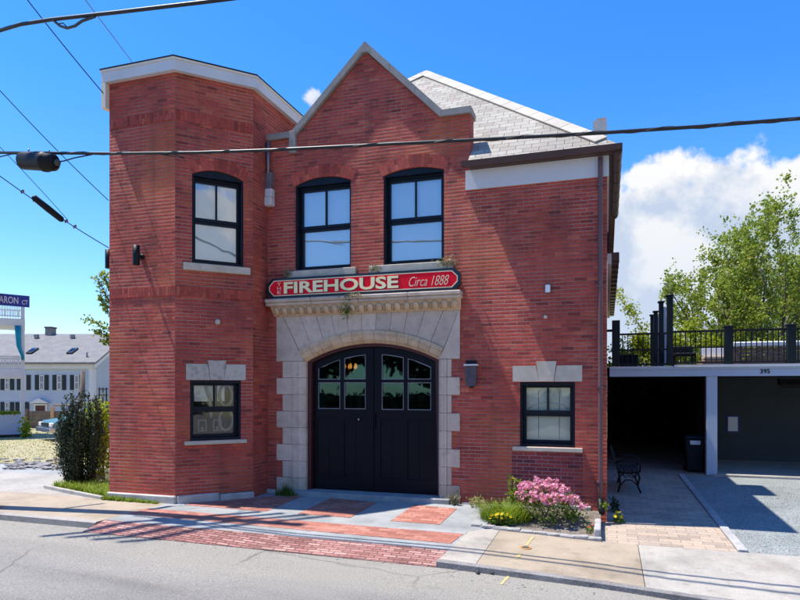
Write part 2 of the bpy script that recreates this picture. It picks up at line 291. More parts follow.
# ------------------------------------------------------------------ mesh builder
class MB:
    def __init__(s): s.bm = bmesh.new(); s.uvmode = None; s.customuv = {}
    def v(s, p): return s.bm.verts.new(p)
    def face(s, pts, smooth=False):
        f = s.bm.faces.new([s.v(p) for p in pts]); f.smooth = smooth; return f
    def hexa(s, p, bev=0.0, seg=1):
        vs = [s.v(q) for q in p]
        for i in ((0, 1, 2, 3), (7, 6, 5, 4), (0, 4, 5, 1), (1, 5, 6, 2), (2, 6, 7, 3), (3, 7, 4, 0)):
            s.bm.faces.new([vs[k] for k in i])
        if bev:
            es = list({e for v_ in vs for e in v_.link_edges})
            bmesh.ops.bevel(s.bm, geom=es, offset=bev, segments=seg, affect='EDGES', profile=.6)
        return s
    def box(s, x0, x1, y0, y1, z0, z1, bev=0.0, seg=1):
        return s.hexa([(x0, y0, z0), (x1, y0, z0), (x1, y0, z1), (x0, y0, z1), (x0, y1, z0), (x1, y1, z0), (x1, y1, z1), (x0, y1, z1)], bev, seg)
    def pbox(s, pf, u0, u1, z0, z1, d0, d1, bev=0.0, seg=1):
        P = pf.P
        return s.hexa([P(u0, z0, d1), P(u1, z0, d1), P(u1, z1, d1), P(u0, z1, d1), P(u0, z0, d0), P(u1, z0, d0), P(u1, z1, d0), P(u0, z1, d0)], bev, seg)
    def obox(s, c, ax, ay, az, bev=0.0):           # oriented box: centre and three half-axis vectors
        c, ax, ay, az = Vector(c), Vector(ax), Vector(ay), Vector(az)
        q = [(-1, -1, -1), (1, -1, -1), (1, -1, 1), (-1, -1, 1), (-1, 1, -1), (1, 1, -1), (1, 1, 1), (-1, 1, 1)]
        return s.hexa([c+ax*a+ay*b+az*d for a, b, d in q], bev)
    def prism(s, ptsA, ptsB, smooth_sides=False):  # two matching rings of 3D points
        a = [s.v(p) for p in ptsA]; b = [s.v(p) for p in ptsB]; n = len(a)
        s.bm.faces.new(a); s.bm.faces.new(list(reversed(b)))
        for i in range(n):
            f = s.bm.faces.new((a[i], b[i], b[(i+1) % n], a[(i+1) % n])); f.smooth = smooth_sides
        return s
    def pprism(s, pf, pts, d0, d1): return s.prism([pf.P(u, z, d1) for u, z in pts], [pf.P(u, z, d0) for u, z in pts])
    def flat(s, pts, z0, z1):                       # ground polygon with thickness
        return s.prism([(p[0], p[1], z1) for p in pts], [(p[0], p[1], z0) for p in pts])
    def drape(s, pts, off=0.0, bot=-.9, zf=None, step=.5):   # ground polygon following the slope of the ground
        zf = zf or zG
        b2 = bmesh.new(); b2.faces.new([b2.verts.new((p[0], p[1], 0)) for p in pts])
        xs = [p[0] for p in pts]; a, b = max(min(xs), -9), min(max(xs), 6); k = math.ceil(a/step)*step
        def cut(co, no): bmesh.ops.bisect_plane(b2, geom=b2.verts[:]+b2.edges[:]+b2.faces[:], plane_co=co, plane_no=no)
        while k < b:
            cut((k, 0, 0), (1, 0, 0)); k += step
        for yy in (9.9, 11.0): cut((0, yy, 0), (0, 1, 0))
        top = {v: s.v((v.co.x, v.co.y, zf(v.co.x, v.co.y)+off)) for v in b2.verts}; low = {v: s.v((v.co.x, v.co.y, bot)) for v in b2.verts}
        for f in b2.faces: s.bm.faces.new([top[v] for v in f.verts])
        for e in b2.edges:
            if len(e.link_faces) == 1: a_, b_ = e.verts; s.bm.faces.new((top[a_], top[b_], low[b_], low[a_]))
        b2.free(); return s
    def holed(s, pf, outer, holes, d0, d1):         # wall with openings
        def loop(pts, d):
            vs = [s.v(pf.P(u, z, d)) for u, z in pts]
            return vs, [s.bm.edges.new((vs[i], vs[(i+1) % len(vs)])) for i in range(len(vs))]
        rings = []
        for d in (d1, d0):
            es = []; L = []
            for pts in [outer]+holes:
                v_, e_ = loop(pts, d); L.append(v_); es += e_
            bmesh.ops.triangle_fill(s.bm, use_beauty=True, use_dissolve=False, edges=es, normal=pf.N)
            rings.append(L)
        for A, B in zip(*rings):
            n = len(A)
            for i in range(n): s.bm.faces.new((A[i], A[(i+1) % n], B[(i+1) % n], B[i]))
        return s
    def tube(s, pts, r, n=8, r1=None, caps=True, smooth=True):
        pts = [Vector(p) for p in pts]; rings = []; m = len(pts)
        up = Vector((0, 0, 1)); pr = None
        for i, p in enumerate(pts):
            t = (pts[min(i+1, m-1)]-pts[max(i-1, 0)]).normalized()
            if pr is None:
                a = up if abs(t.z) < .9 else Vector((1, 0, 0)); x = t.cross(a).normalized()
            else:
                x = (pr - t*pr.dot(t))
                x = x.normalized() if x.length > 1e-6 else t.cross(up).normalized()
            pr = x; y = t.cross(x)
            rr = r if r1 is None else r+(r1-r)*i/max(1, m-1)
            if isinstance(r, (list, tuple)): rr = r[i]
            rings.append([s.v(p+(x*math.cos(2*math.pi*k/n)+y*math.sin(2*math.pi*k/n))*rr) for k in range(n)])
        for A, B in zip(rings, rings[1:]):
            for k in range(n):
                f = s.bm.faces.new((A[k], A[(k+1) % n], B[(k+1) % n], B[k])); f.smooth = smooth
        if caps:
            s.bm.faces.new(list(reversed(rings[0]))); s.bm.faces.new(rings[-1])
        return s
    def cyl(s, p0, p1, r0, r1=None, n=16): return s.tube([p0, p1], r0, n, r1 if r1 is not None else r0)
    def lathe(s, c, prof, n=16, axis=None):         # prof: (r, h) along axis
        c = Vector(c); ax = Vector(axis or (0, 0, 1)).normalized(); a = Vector((1, 0, 0)) if abs(ax.x) < .9 else Vector((0, 1, 0))
        x = ax.cross(a).normalized(); y = ax.cross(x); rings = []
        for r, h in prof: rings.append([s.v(c+ax*h+(x*math.cos(2*math.pi*k/n)+y*math.sin(2*math.pi*k/n))*max(r, .0005)) for k in range(n)])
        for A, B in zip(rings, rings[1:]):
            for k in range(n):
                f = s.bm.faces.new((A[k], A[(k+1) % n], B[(k+1) % n], B[k])); f.smooth = True
        s.bm.faces.new(list(reversed(rings[0]))); s.bm.faces.new(rings[-1]); return s
    def rock(s, c, sx, sy, sz, rnd, jit=.15, sub=1):
        r = bmesh.ops.create_icosphere(s.bm, subdivisions=sub, radius=1.0)
        for v_ in r['verts']:
            k = 1+rnd.uniform(-jit, jit); v_.co = Vector(c)+Vector((v_.co.x*sx, v_.co.y*sy, v_.co.z*sz))*k
        return s
    def ring(s, pf, outer, inner, d0, d1):          # flat frame between two matching loops
        n = len(outer)
        for i in range(n):
            j = (i+1) % n
            o0, o1, i0, i1 = outer[i], outer[j], inner[i], inner[j]
            s.hexa([pf.P(*o0, d1), pf.P(*o1, d1), pf.P(*i1, d1), pf.P(*i0, d1), pf.P(*o0, d0), pf.P(*o1, d0), pf.P(*i1, d0), pf.P(*i0, d0)])
        return s
    def build(s, name, mat, parent=None, uv=True):
        bm = s.bm
        bmesh.ops.recalc_face_normals(bm, faces=bm.faces)
        bm.normal_update()
        if uv and not s.customuv:
            L = bm.loops.layers.uv.new('UVMap')
            for f in bm.faces:
                nrm = f.normal
                if abs(nrm.z) > .97: 
                    for l in f.loops: l[L].uv = (l.vert.co.x, l.vert.co.y)
                else:
                    t = Vector((0, 0, 1)).cross(nrm).normalized(); b = nrm.cross(t)
                    if abs(nrm.z) < .05: b = Vector((0, 0, 1))
                    for l in f.loops: l[L].uv = (l.vert.co.dot(t), l.vert.co.dot(b))
        off = rootloc(parent)
        if off.length: bmesh.ops.translate(bm, verts=bm.verts, vec=-off)
        me = bpy.data.meshes.new(name); bm.to_mesh(me); bm.free()
        return link(name, me, mat, parent)
def rootloc(p):
    v = Vector((0, 0, 0))
    while p is not None: v += Vector(p.location); p = p.parent
    return v
def link(name, me, mat, parent=None):
    o = bpy.data.objects.new(name, me); C.objects.link(o)
    if mat: me.materials.append(MATS[mat])
    if parent is not None: o.parent = parent
    return o
def pyd(name, verts, faces, mat, parent=None):
    off = rootloc(parent)
    me = bpy.data.meshes.new(name); me.from_pydata([tuple(Vector(v)-off) for v in verts], [], faces); me.update()
    return link(name, me, mat, parent)
def tag(o, label, cat, group=None, kind=None):
    o['label'] = label; o['category'] = cat
    if group: o['group'] = group
    if kind: o['kind'] = kind
    return o
def thing(name, loc, label, cat, group=None):
    o = bpy.data.objects.new(name, None); C.objects.link(o); o.location = loc; o.empty_display_size = .2
    return tag(o, label, cat, group)
def struct(o, label, cat): return tag(o, label, cat, None, 'structure')
def textmesh(s, pf, u0, u1, z0, z1, d, depth, shear=0.0, bold=0.0, slope=0.0):
    cu = bpy.data.curves.new('lettering', 'FONT'); cu.body = s; cu.size = 1; cu.shear = shear; cu.offset = bold; cu.extrude = .5; cu.resolution_u = 3
    ob = bpy.data.objects.new('lettering', cu); C.objects.link(ob)
    dg = bpy.context.evaluated_depsgraph_get(); dg.update()
    me = bpy.data.meshes.new_from_object(ob.evaluated_get(dg)); bpy.data.objects.remove(ob); bpy.data.curves.remove(cu)
    xs = [v.co.x for v in me.vertices]; ys = [v.co.y for v in me.vertices]
    x0, x1, y0, y1 = min(xs), max(xs), min(ys), max(ys)
    mb = MB(); mb.bm.from_mesh(me); bpy.data.meshes.remove(me)
    for v in mb.bm.verts:
        u = u0+(v.co.x-x0)/(x1-x0)*(u1-u0); z = z0+(v.co.y-y0)/(y1-y0)*(z1-z0)
        v.co = pf.P(u, z, d+(v.co.z+.5)*depth)
    return mb
# ------------------------------------------------------------------ foliage helpers
def rv(rnd):
    while True:
        v = Vector((rnd.uniform(-1, 1), rnd.uniform(-1, 1), rnd.uniform(-1, 1)))
        if .05 < v.length < 1: return v.normalized()
def leaf(V, Fc, p, d, n, L, w):
    s_ = d.cross(n); s_ = s_.normalized() if s_.length > 1e-4 else Vector((1, 0, 0))
    i = len(V); m = p+d*L*.45
    V += [p, m+s_*w, p+d*L, m-s_*w]; Fc.append((i, i+1, i+2, i+3))
def blade(V, Fc, p, h, lean, ang, w, segs=3):
    d = Vector((math.cos(ang), math.sin(ang), 0)); s_ = Vector((-d.y, d.x, 0)); prev = None
    for k in range(segs+1):
        f = k/segs; q = p+Vector((0, 0, h*f*(1-.25*lean*f)))+d*(lean*h*f*f); ww = w*(1-f)**.7
        i = len(V)
        if k == segs: V.append(q); Fc.append((prev[0], prev[1], i))
        else:
            V += [q-s_*ww, q+s_*ww]
            if prev: Fc.append((prev[0], prev[1], i+1, i))
            prev = (i, i+1)
KEEP = [None]
def branch(mb, tips, rnd, p, d, L, r, lev, up=.25, spread=.75, nseg=4):
    pts = [p]; rr = [r]; q = p.copy(); dd = d.copy()
    for k in range(nseg):
        dd = (dd+rv(rnd)*.22+Vector((0, 0, up*.25))).normalized(); q = q+dd*(L/nseg); pts.append(q.copy()); rr.append(r*(1-.62*(k+1)/nseg))
        if lev <= 1: tips.append((q.copy(), dd.copy()))
    if KEEP[0] and lev <= 2:
        m_ = len(pts)
        while m_ > 1 and not KEEP[0](pts[m_-1]): m_ -= 1
        if m_ > 1: mb.tube(pts[:m_], rr[:m_], 6 if lev > 1 else 4, caps=True)
    else: mb.tube(pts, rr, 6 if lev > 1 else 4, caps=True)
    if lev > 0:
        for k in range(rnd.randint(3, 5)):
            i = rnd.randint(1, nseg); nd_ = (dd+rv(rnd)*spread+Vector((0, 0, up))).normalized()
            branch(mb, tips, rnd, pts[i], nd_, L*rnd.uniform(.5, .72), rr[i]*.62, lev-1, up, spread, nseg)
def tree(name, label, base_, stems, L, r, lev, nleaf, lsize, mat, seed, up=.25, spread=.75, group=None, clus=.35, keep=None):
    rnd = random.Random(seed); t = thing(name, base_, label, 'tree', group)
    mb = MB(); tips = []; KEEP[0] = keep
    for d in stems: branch(mb, tips, rnd, Vector(base_)+Vector((rnd.uniform(-.1, .1), rnd.uniform(-.1, .1), -.1)), Vector(d).normalized(), L*rnd.uniform(.85, 1.1), r, lev, up, spread)
    KEEP[0] = None; mb.build('trunk', 'bark', t)
    V, Fc = [], []
    if keep: tips = [x for x in tips if keep(x[0])]
    wts = [rnd.random()**2.2+.02 for _ in tips]
    for p, d in rnd.choices(tips, wts, k=nleaf):
        q = p+rv(rnd)*rnd.random()*clus; n = (rv(rnd)+Vector((0, 0, .6))).normalized(); dr = (rv(rnd)+d*.5).normalized()
        leaf(V, Fc, q, dr, n, lsize*rnd.uniform(.6, 1.3), lsize*.34)
    pyd('crown', V, Fc, mat, t); return t
# ================================================================== GROUND
mb = MB(); mb.box(-400, 400, -200, 600, -1.6, -.95); struct(mb.build('ground', 'dry_ground'), 'flat earth stretching away under the street and gardens', 'ground')
mb = MB(); xr = [-80, -20, -9, -7.4, -6, -4.5, -3, -1.95, -1, -.1, .75, 1.5, 3, 5, 20, 80]
for a, b in zip(xr, xr[1:]): mb.face([(a, -14, zR(a)), (b, -14, zR(b)), (b, 9.2, zR(b)), (a, 9.2, zR(a))])
bmesh.ops.remove_doubles(mb.bm, verts=mb.bm.verts, dist=.001); struct(mb.build('road', 'asphalt'), 'worn pale grey asphalt street in front of the brick building', 'road')
def dens(P, step=.4):
    out = [P[0]]
    for a, b in zip(P, P[1:]):
        n = max(1, int(math.hypot(b[0]-a[0], b[1]-a[1])/step)) if abs(a[0]) < 13 else 1
        out += [(a[0]+(b[0]-a[0])*k/n, a[1]+(b[1]-a[1])*k/n) for k in range(1, n+1)]
    return out
KL = [W(*p) for p in [(-60, 7.95), (-12, 7.92), (-9, 7.88), (-7.6, 7.86)]]               # kerb line left of the apron
KR = [W(*p) for p in dens([(-1.97, 7.40), (-1.0, 7.27), (-.2, 7.14), (.9, 6.92), (3.0, 6.5)])]; KR += [(12, KR[-1][1]-.1), (40, KR[-1][1]-.2)]
def sheet(name, mat, pts, off, label, cat='sidewalk', warp=True):
    m = MB(); m.drape([W(*p) for p in dens(pts)] if warp else pts, off); return struct(m.build(name, mat), label, cat)
def kerb(P, w, label, mat):
    m = MB(); m.bm.free(); m.bm = bmesh.new()
    for a, b in zip(P, P[1:]):
        za, zb_ = zG(*a)+.004, zG(*b)+.004
        m.prism([(a[0], a[1], za-.012), (b[0], b[1], zb_-.012), (b[0], b[1]+w*.25, zb_), (b[0], b[1]+w, zb_), (a[0], a[1]+w, za), (a[0], a[1]+w*.25, za)],
                [(a[0], a[1]-.02, -.9), (b[0], b[1]-.02, -.9), (b[0], b[1]+w*.25, -.9), (b[0], b[1]+w, -.9), (a[0], a[1]+w, -.9), (a[0], a[1]+w*.25, -.9)])
    bmesh.ops.remove_doubles(m.bm, verts=m.bm.verts, dist=.0008)
    return struct(m.build('kerb', mat), label, 'kerb')
sheet('sidewalk', 'concrete_tan', [(KL[0][0], KL[0][1]+.14), (KL[1][0], KL[1][1]+.14), (KL[2][0], KL[2][1]+.14), (-7.604, 8.0), (-7.604, 9.62), (-60, 9.8)], 0, 'sandy concrete sidewalk at the foot of the tower, left of the red brick paving', 'sidewalk', False)
kerb(KL, .137, 'low worn concrete kerb along the left sidewalk', 'concrete_side')
# apron in front of the door
WA = lambda P: [W(*p) for p in dens(P)]
ap = WA([(-7.6, 8.06), (-1.944, 7.96)])+[W(-1.944, 9.06), W(-1.744, 9.3), (W(-1.744, 9.5)[0], 11.19), (-7.6, 11.19)]
sheet('apron', 'concrete_grey', ap, 0, 'bluish concrete apron in front of the firehouse door', 'apron', False)
def bp(name, pts, label, mat='brick_paving'):
    m = MB(); m.drape(pts, .006); return struct(m.build(name, mat), label, 'brick paving')
bp('brick_panel', WA([(-7.2, 9.52), (-5.5, 9.44)])+[(-5.62, 11.02), (-6.3, 10.72), (-7.25, 9.72)], 'red brick panel set in the concrete beside the tower')
bp('brick_panel', WA([(-4.90, 9.46), (-3.95, 9.42)])+[(-4.02, 10.88), (-5.0, 10.98)], 'red brick panel in front of the left door leaf')
bp('brick_panel', WA([(-3.25, 9.40), (-2.45, 9.38)])+[(-2.50, 10.80), (-3.30, 10.86)], 'orange red brick panel in full sun by the right door jamb')
bp('brick_strip', WA([(-7.598, 8.56), (-2.0, 8.28)])+WA([(-1.96, 8.88), (-7.598, 9.05)]), 'long red brick strip crossing the apron')
m = MB(); fr = dens([(-7.6, 7.62), (-1.95, 7.40)]); bk = dens([(-7.6, 8.058), (-1.944, 7.958)]); n = min(len(fr), len(bk))
fr = [W(*fr[round(k*(len(fr)-1)/(n-1))]) for k in range(n)]; bk = [W(*bk[round(k*(len(bk)-1)/(n-1))]) for k in range(n)]
for k in range(n-1):
    a, b, c, d = fr[k], fr[k+1], bk[k+1], bk[k]; zf_ = lambda p: zR(p[0])+.012
    m.prism([(a[0], a[1], zf_(a)), (b[0], b[1], zf_(b)), (c[0], c[1], zG(*c)), (d[0], d[1], zG(*d))], [(q[0], q[1], -.9) for q in (a, b, c, d)])
bmesh.ops.remove_doubles(m.bm, verts=m.bm.verts, dist=.0008)
struct(m.build('brick_ramp', 'brick_paving_old'), 'broken red brick ramp sloping down to the asphalt', 'brick paving')
# gutter crumbs of broken asphalt
V = MB()
for i in range(110):
    x = R.uniform(-7.6, 3); y = (7.58 if x < -1.9 else 7.30-.2*(x+1.9))-abs(R.gauss(0, .12)); q = W(x, y); V.rock((q[0], q[1], zR(q[0])+.003), R.uniform(.006, .02), R.uniform(.006, .02), .008, R, .3)
tag(V.build('road_grit', 'rubble'), 'loose grit scattered along the road edge', 'grit', None, 'stuff')
# right-hand sidewalk slabs
def slab(name, mat, xa, xb, ya, yb, label):
    P = [(xa, interp(xa, KR)+.10)]+[(k[0], k[1]+.10) for k in KR if xa+.02 < k[0] < xb-.02]+[(xb, interp(xb, KR)+.10), (xb, yb), (xa, ya)]
    m = MB(); m.drape(P, 0, step=.25); return struct(m.build(name, mat), label, 'sidewalk')
YB = 9.9
m = MB(); P = [(KR[0][0]+.01, KR[0][1]+.10)]+[(k[0], k[1]+.1) for k in KR[1:] if k[0] < -1.62]+[(-1.60, interp(-1.60, KR)+.10), (-1.60, YB), W(-1.744, 9.3), W(-1.935, 9.06)]
m.drape(P, 0, step=.25); struct(m.build('sidewalk', 'concrete_white'), 'narrow pale concrete slab beside the brick strips', 'sidewalk')
slab('sidewalk', 'concrete_tan', -1.592, .425, YB, YB, 'sandy concrete slab in front of the flower bed')
slab('sidewalk', 'concrete_white', .435, 2.72, YB, YB, 'whitish concrete slab across the paved driveway')
slab('sidewalk', 'concrete', 2.73, 38, YB, YB, 'concrete sidewalk running off to the right of the driveway')
kerb(KR, .097, 'rough granite kerb along the right sidewalk', 'kerb_stone')
V = MB()
for i in range(26):
    q = g(488+R.uniform(-14, 16), 569.5+R.uniform(-3, 3), zR(-1.6)+.02); V.rock((q.x, q.y, zR(q.x)+.015), R.uniform(.02, .06), R.uniform(.02, .04), R.uniform(.02, .05), R, .3)
pts = [(480, 569.5), (486, 566.5), (495, 567), (503, 569), (508, 571.5), (503, 573.5), (494, 573), (486, 572)]
m = MB(); m.prism([Vector((g(x, y, zR(-1.6)).x, g(x, y, zR(-1.6)).y, zR(-1.6)+.022)) for x, y in pts], [Vector((g(x, y, zR(-1.6)).x, g(x, y, zR(-1.6)).y, -.6)) for x, y in pts]); struct(m.build('asphalt_patch', 'tar'), 'dark crumbling asphalt patch at the end of the right kerb', 'asphalt')
tag(V.build('broken_asphalt', 'tar'), 'dark broken asphalt crumbs at the end of the right kerb', 'rubble', None, 'stuff')
# yellow survey marks and orange valve cover
def strip(name, p0, p1, w, zf, mat, label, cat):
    a, b = Vector((p0[0], p0[1], 0)), Vector((p1[0], p1[1], 0)); d = (b-a).normalized(); s_ = Vector((-d.y, d.x, 0))*w/2
    m = MB(); n = 7; pr = None
    for k in range(n):
        f0, f1 = k/n, (k+1)/n; q0, q1 = a.lerp(b, f0), a.lerp(b, f1); j0, j1 = R.uniform(.6, 1.1), R.uniform(.6, 1.1)
        m.face([Vector((c.x, c.y, zf(c.x, c.y)+.005)) for c in (q0-s_*j0, q1-s_*j1, q1+s_*j0, q0+s_*j1)])
    return struct(m.build(name, mat), label, cat)
a, b = g(533, 537), g(526, 546); strip('paint_mark', a, b, .055, zG, 'paint_yellow', 'yellow painted dash above the orange valve cover', 'paint mark')
a, b = g(521, 554), g(516, 559); strip('paint_mark', a, b, .055, zG, 'paint_yellow', 'short yellow painted dash near the kerb', 'paint mark')
a, b = g(510, 575, zR(-1.1)), g(501, 585, zR(-1.1)); strip('paint_mark', a, b, .045, lambda x, y: zR(x), 'paint_yellow', 'yellow painted line on the asphalt', 'paint mark')
p = g(525.5, 548); t = thing('valve_cover', p, 'small round orange iron valve cover set in the sidewalk', 'valve cover')
MB().lathe(p, [(.085, .0), (.085, .006), (.07, .008)], 20).build('collar', 'orange_iron', t)
MB().lathe(p, [(.055, .0), (.055, .011), (.05, .013)], 16).build('lid', 'tar', t)
# flower bed, driveway, gravel
BD = [W(-1.74, 9.56), W(-1.40, 9.30), (-.10, 9.93), (-.10, 11.19), (-1.80, 11.19)]
sheet('flower_bed', 'soil', BD, .02, 'bare brown earth of the flower bed under the window', 'soil', False)
sheet('driveway', 'paver', [(-.083, 16.605), (2.375, 16.605), (2.375, 27), (-.083, 27)], .0, 'shaded block paving inside the dark carport bay', 'driveway', False)
sheet('driveway', 'paver', [(-.083, 9.907), (1.745, 9.907), (1.62, 16.6), (-.083, 16.6)], .0, 'sand coloured block paving leading into the dark bay', 'driveway', False)
mb = MB(); y = 9.93; ex = lambda y: 1.755-.125*(y-9.9)/6.7
while y < 16.55:
    l = min(R.uniform(.75, 1.1), 16.65-y); z0_, z1_ = zG(1.7, y)+.03+R.uniform(-.008, .008), zG(1.7, y+l)+.03
    mb.hexa([(ex(y), y, -.6), (ex(y)+.13, y, -.6), (ex(y)+.13, y, z0_), (ex(y), y, z0_), (ex(y+l), y+l-.01, -.6), (ex(y+l)+.13, y+l-.01, -.6), (ex(y+l)+.13, y+l-.01, z1_), (ex(y+l), y+l-.01, z1_)], .012); y += l
struct(mb.build('driveway_edging', 'granite'), 'granite edging between block paving and gravel', 'kerb')
sheet('gravel', 'gravel', [(1.86, 9.907), (40, 9.907), (40, 16.62), (1.76, 16.62)], -.008, 'grey green gravel parking strip in front of the carport', 'gravel', False)
V = MB()
for i in range(2600):
    x, y = R.uniform(1.9, 6), R.uniform(9.92, 15.5); V.rock((x, y, zG(x, y)-.006), R.uniform(.006, .012), R.uniform(.006, .012), R.uniform(.005, .009), R, .25, 1)
tag(V.build('gravel_stones', 'gravel'), 'loose grey stones lying over the gravel strip', 'gravel', None, 'stuff')
m = MB(); m.flat([(2.38, 16.63), (16, 16.63), (16, 22), (2.38, 22)], -.3, .03); struct(m.build('carport_floor', 'concrete'), 'concrete floor of the open carport', 'floor')
def sheet0(name, mat, pts, z0, z1, label, cat):
    m = MB(); m.flat(pts, z0, z1); return struct(m.build(name, mat), label, cat)
sheet0('side_street', 'concrete_side', [(-60, 9.82), (-9.3, 9.64), (-9.3, 11.0), (-12.0, 12.0), (-60, 12.0)], -.4, -.012, 'pale concrete mouth of the side street left of the tower', 'road')
sheet0('side_lane', 'concrete_grey', [(-60, 12.02), (-12.0, 12.02), (-12.6, 13.3), (-60, 13.0)], -.4, -.016, 'grey worn asphalt lane at the edge of the dry lawn', 'road')
sheet0('lawn', 'dry_ground', [(-70, 13.32), (-12.6, 13.32), (-9.4, 11.1), (-9.0, 11.1), (-9.0, 60), (-70, 60)], -.4, .0, 'dry straw coloured lawn behind the side street', 'lawn')
sheet0('back_yard', 'dry_ground', [(-8.99, 29.1), (60, 29.1), (60, 90), (-8.99, 90)], -.9, -.1, 'dry grassy yard behind the buildings', 'lawn')
sheet0('grass_verge', 'dry_ground', [(-11.2, 10.35), (-9.0, 9.66), (-9.0, 11.08), (-11.4, 11.6)], -.3, .012, 'grassy corner between the tower and the side street', 'lawn')
mb = MB(); a = Vector((-11.3, 10.25, 0)); b = Vector((-7.45, 9.45, 0))
strip_pts = [(-11.25, 10.34), (-10.2, 9.98), (-9.05, 9.60)]
for p0, p1 in zip(strip_pts, strip_pts[1:]):
    mb.prism([(p0[0], p0[1]-.10, .05), (p1[0], p1[1]-.10, .05), (p1[0], p1[1], .05), (p0[0], p0[1], .05)], [(p0[0], p0[1]-.11, -.2), (p1[0], p1[1]-.11, -.2), (p1[0], p1[1], -.2), (p0[0], p0[1], -.2)])
struct(mb.build('kerb', 'concrete'), 'short concrete edging round the grassy corner', 'kerb')
# lawn grass, verge grass
V, Fc = [], []
for i in range(15000):
    x = R.uniform(-30, -10); y = 13.5+R.random()**1.5*16
    if x > -12.6 and y < 13.4: continue
    n = math.sin(x*.9)+math.sin(y*.7+x*.3)
    blade(V, Fc, Vector((x, y, -.01)), R.uniform(.03, .09)*(1.5 if n > .8 else 1), R.uniform(.3, 1.2), R.uniform(0, 6.28), R.uniform(.010, .020), 2)
tag(pyd('grass', V, Fc, 'leaf_lawn'), 'straw coloured grass growing over the lawn', 'grass', None, 'stuff')
V, Fc = [], []
for i in range(2600):
    f = R.random(); x = -11.2+f*2.2; y0 = 10.40-.33*(x+11.2); y = y0+R.random()**1.4*1.0
    blade(V, Fc, Vector((x, y, .0)), R.uniform(.07, .2), R.uniform(.2, .9), R.uniform(0, 6.28), R.uniform(.006, .012), 3)
for i in range(700):
    f = R.random(); x = -9.0+f*1.25; y = 9.57-R.random()*.10-.02*f
    blade(V, Fc, Vector((x, y, .0)), R.uniform(.04, .16)*(1-.6*f), R.uniform(.2, .9), R.uniform(0, 6.28), R.uniform(.005, .010), 3)
tag(pyd('grass', V, Fc, 'leaf_grass'), 'fresh green grass at the corner of the tower', 'grass', None, 'stuff')
# rubble of broken concrete on the lawn edge
V = MB()
for i in range(60):
    q = g(R.uniform(2, 72), R.uniform(459, 469)); V.rock((q.x, q.y, .02), R.uniform(.04, .2), R.uniform(.04, .15), R.uniform(.02, .05), R, .3)
tag(V.build('rubble', 'rubble'), 'broken grey slabs scattered along the lawn edge', 'rubble', None, 'stuff')
# ================================================================== FIREHOUSE
YF = 11.2; X0, X1 = -6.475, -.002
YT = 9.60
C1 = Vector((-7.46, YT, 0)); C2 = Vector((X0, 10.635, 0)); XL = -8.94
front = PF((0, YF, 0), (1, 0, 0), (0, -1, 0)); twl = PF((0, YT, 0), (1, 0, 0), (0, -1, 0))
chU = (C2-C1); CHL = chU.length; chU.normalize(); cham = PF(C1, chU, (chU.y, -chU.x, 0))
FH = thing('firehouse', (-4.4, 11.2, 0), 'two storey red brick firehouse with a front gable, corner tower and arched black doors', 'building')
TW = .32
def arch_loop(u0, u1, z0, zs, zc, n=10):
    pts = [(u0, z0), (u1, z0), (u1, zs)]
    if zc > zs:
        w = (u1-u0)/2; h = zc-zs; r = (w*w+h*h)/(2*h); cz = zc-r; a = math.asin(w/r); cu = (u0+u1)/2
        for k in range(1, n): 
            t = a-2*a*k/n; pts.append((cu+r*math.sin(t), cz+r*math.cos(t)))
    pts.append((u0, zs)); return pts
W1 = (-5.865, -4.673, 4.41, 6.10, 6.22); W2 = (-4.01, -2.835, 4.41, 6.10, 6.20)
W3 = (-1.458, -.523, 1.075, 2.205, 2.205)
a = cham.px(192, 262); b = cham.px(243.5, 268); s_ = cham.px(192, 173); e_ = cham.px(243.5, 182); k_ = cham.px(214, 171)
W4 = (a[0], b[0], (a[1]+b[1])/2, (s_[1]+e_[1])/2, (s_[1]+e_[1])/2+.12)
a = cham.px(190, 440); b = cham.px(241, 440); s_ = cham.px(190, 379.5); e_ = cham.px(241, 381)
W5 = (a[0], b[0], (a[1]+b[1])/2, (s_[1]+e_[1])/2, (s_[1]+e_[1])/2)
GA = (-4.364, 8.50)
outer = [(X0, -.5), (X1, -.5), (X1, 5.80), (-2.352, 5.80), (-2.352, 7.05), (-2.88, 7.05), (GA[0], 8.50), (-5.85, 7.05), (X0, 7.05)]
mb = MB(); mb.holed(front, outer, [arch_loop(*W1), arch_loop(*W2), arch_loop(*W3), arch_loop(-5.9, -2.75, .05, 3.3, 3.3)], -TW, 0)
mb.build('wall', 'brick', FH)
# tower walls (hollow, one shell)
def wallseg(mb, pf, u0, u1, z1, holes): mb.holed(pf, [(u0, .12), (u1, .12), (u1, z1), (u0, z1)], holes, -TW, 0)
ZT = 7.87
mb = MB()
wallseg(mb, twl, XL, C1.x, ZT, []); wallseg(mb, cham, 0, CHL, ZT, [arch_loop(*W4), arch_loop(*W5)])
rside = PF((X0, 0, 0), (0, 1, 0), (1, 0, 0)); lside = PF((XL, 0, 0), (0, -1, 0), (-1, 0, 0)); tback = PF((0, 12.9, 0), (-1, 0, 0), (0, 1, 0))
mb.holed(rside, [(C2.y, -.05), (12.9, -.05), (12.9, ZT), (C2.y, ZT)], [], -TW, 0)
mb.holed(lside, [(-12.9, .12), (-YT-TW-.002, .12), (-YT-TW-.002, ZT), (-12.9, ZT)], [], -TW, 0)
mb.holed(tback, [(-X0, 4), (-XL, 4), (-XL, ZT), (-X0, ZT)], [], -TW, 0)
mb.build('tower_wall', 'brick', FH)
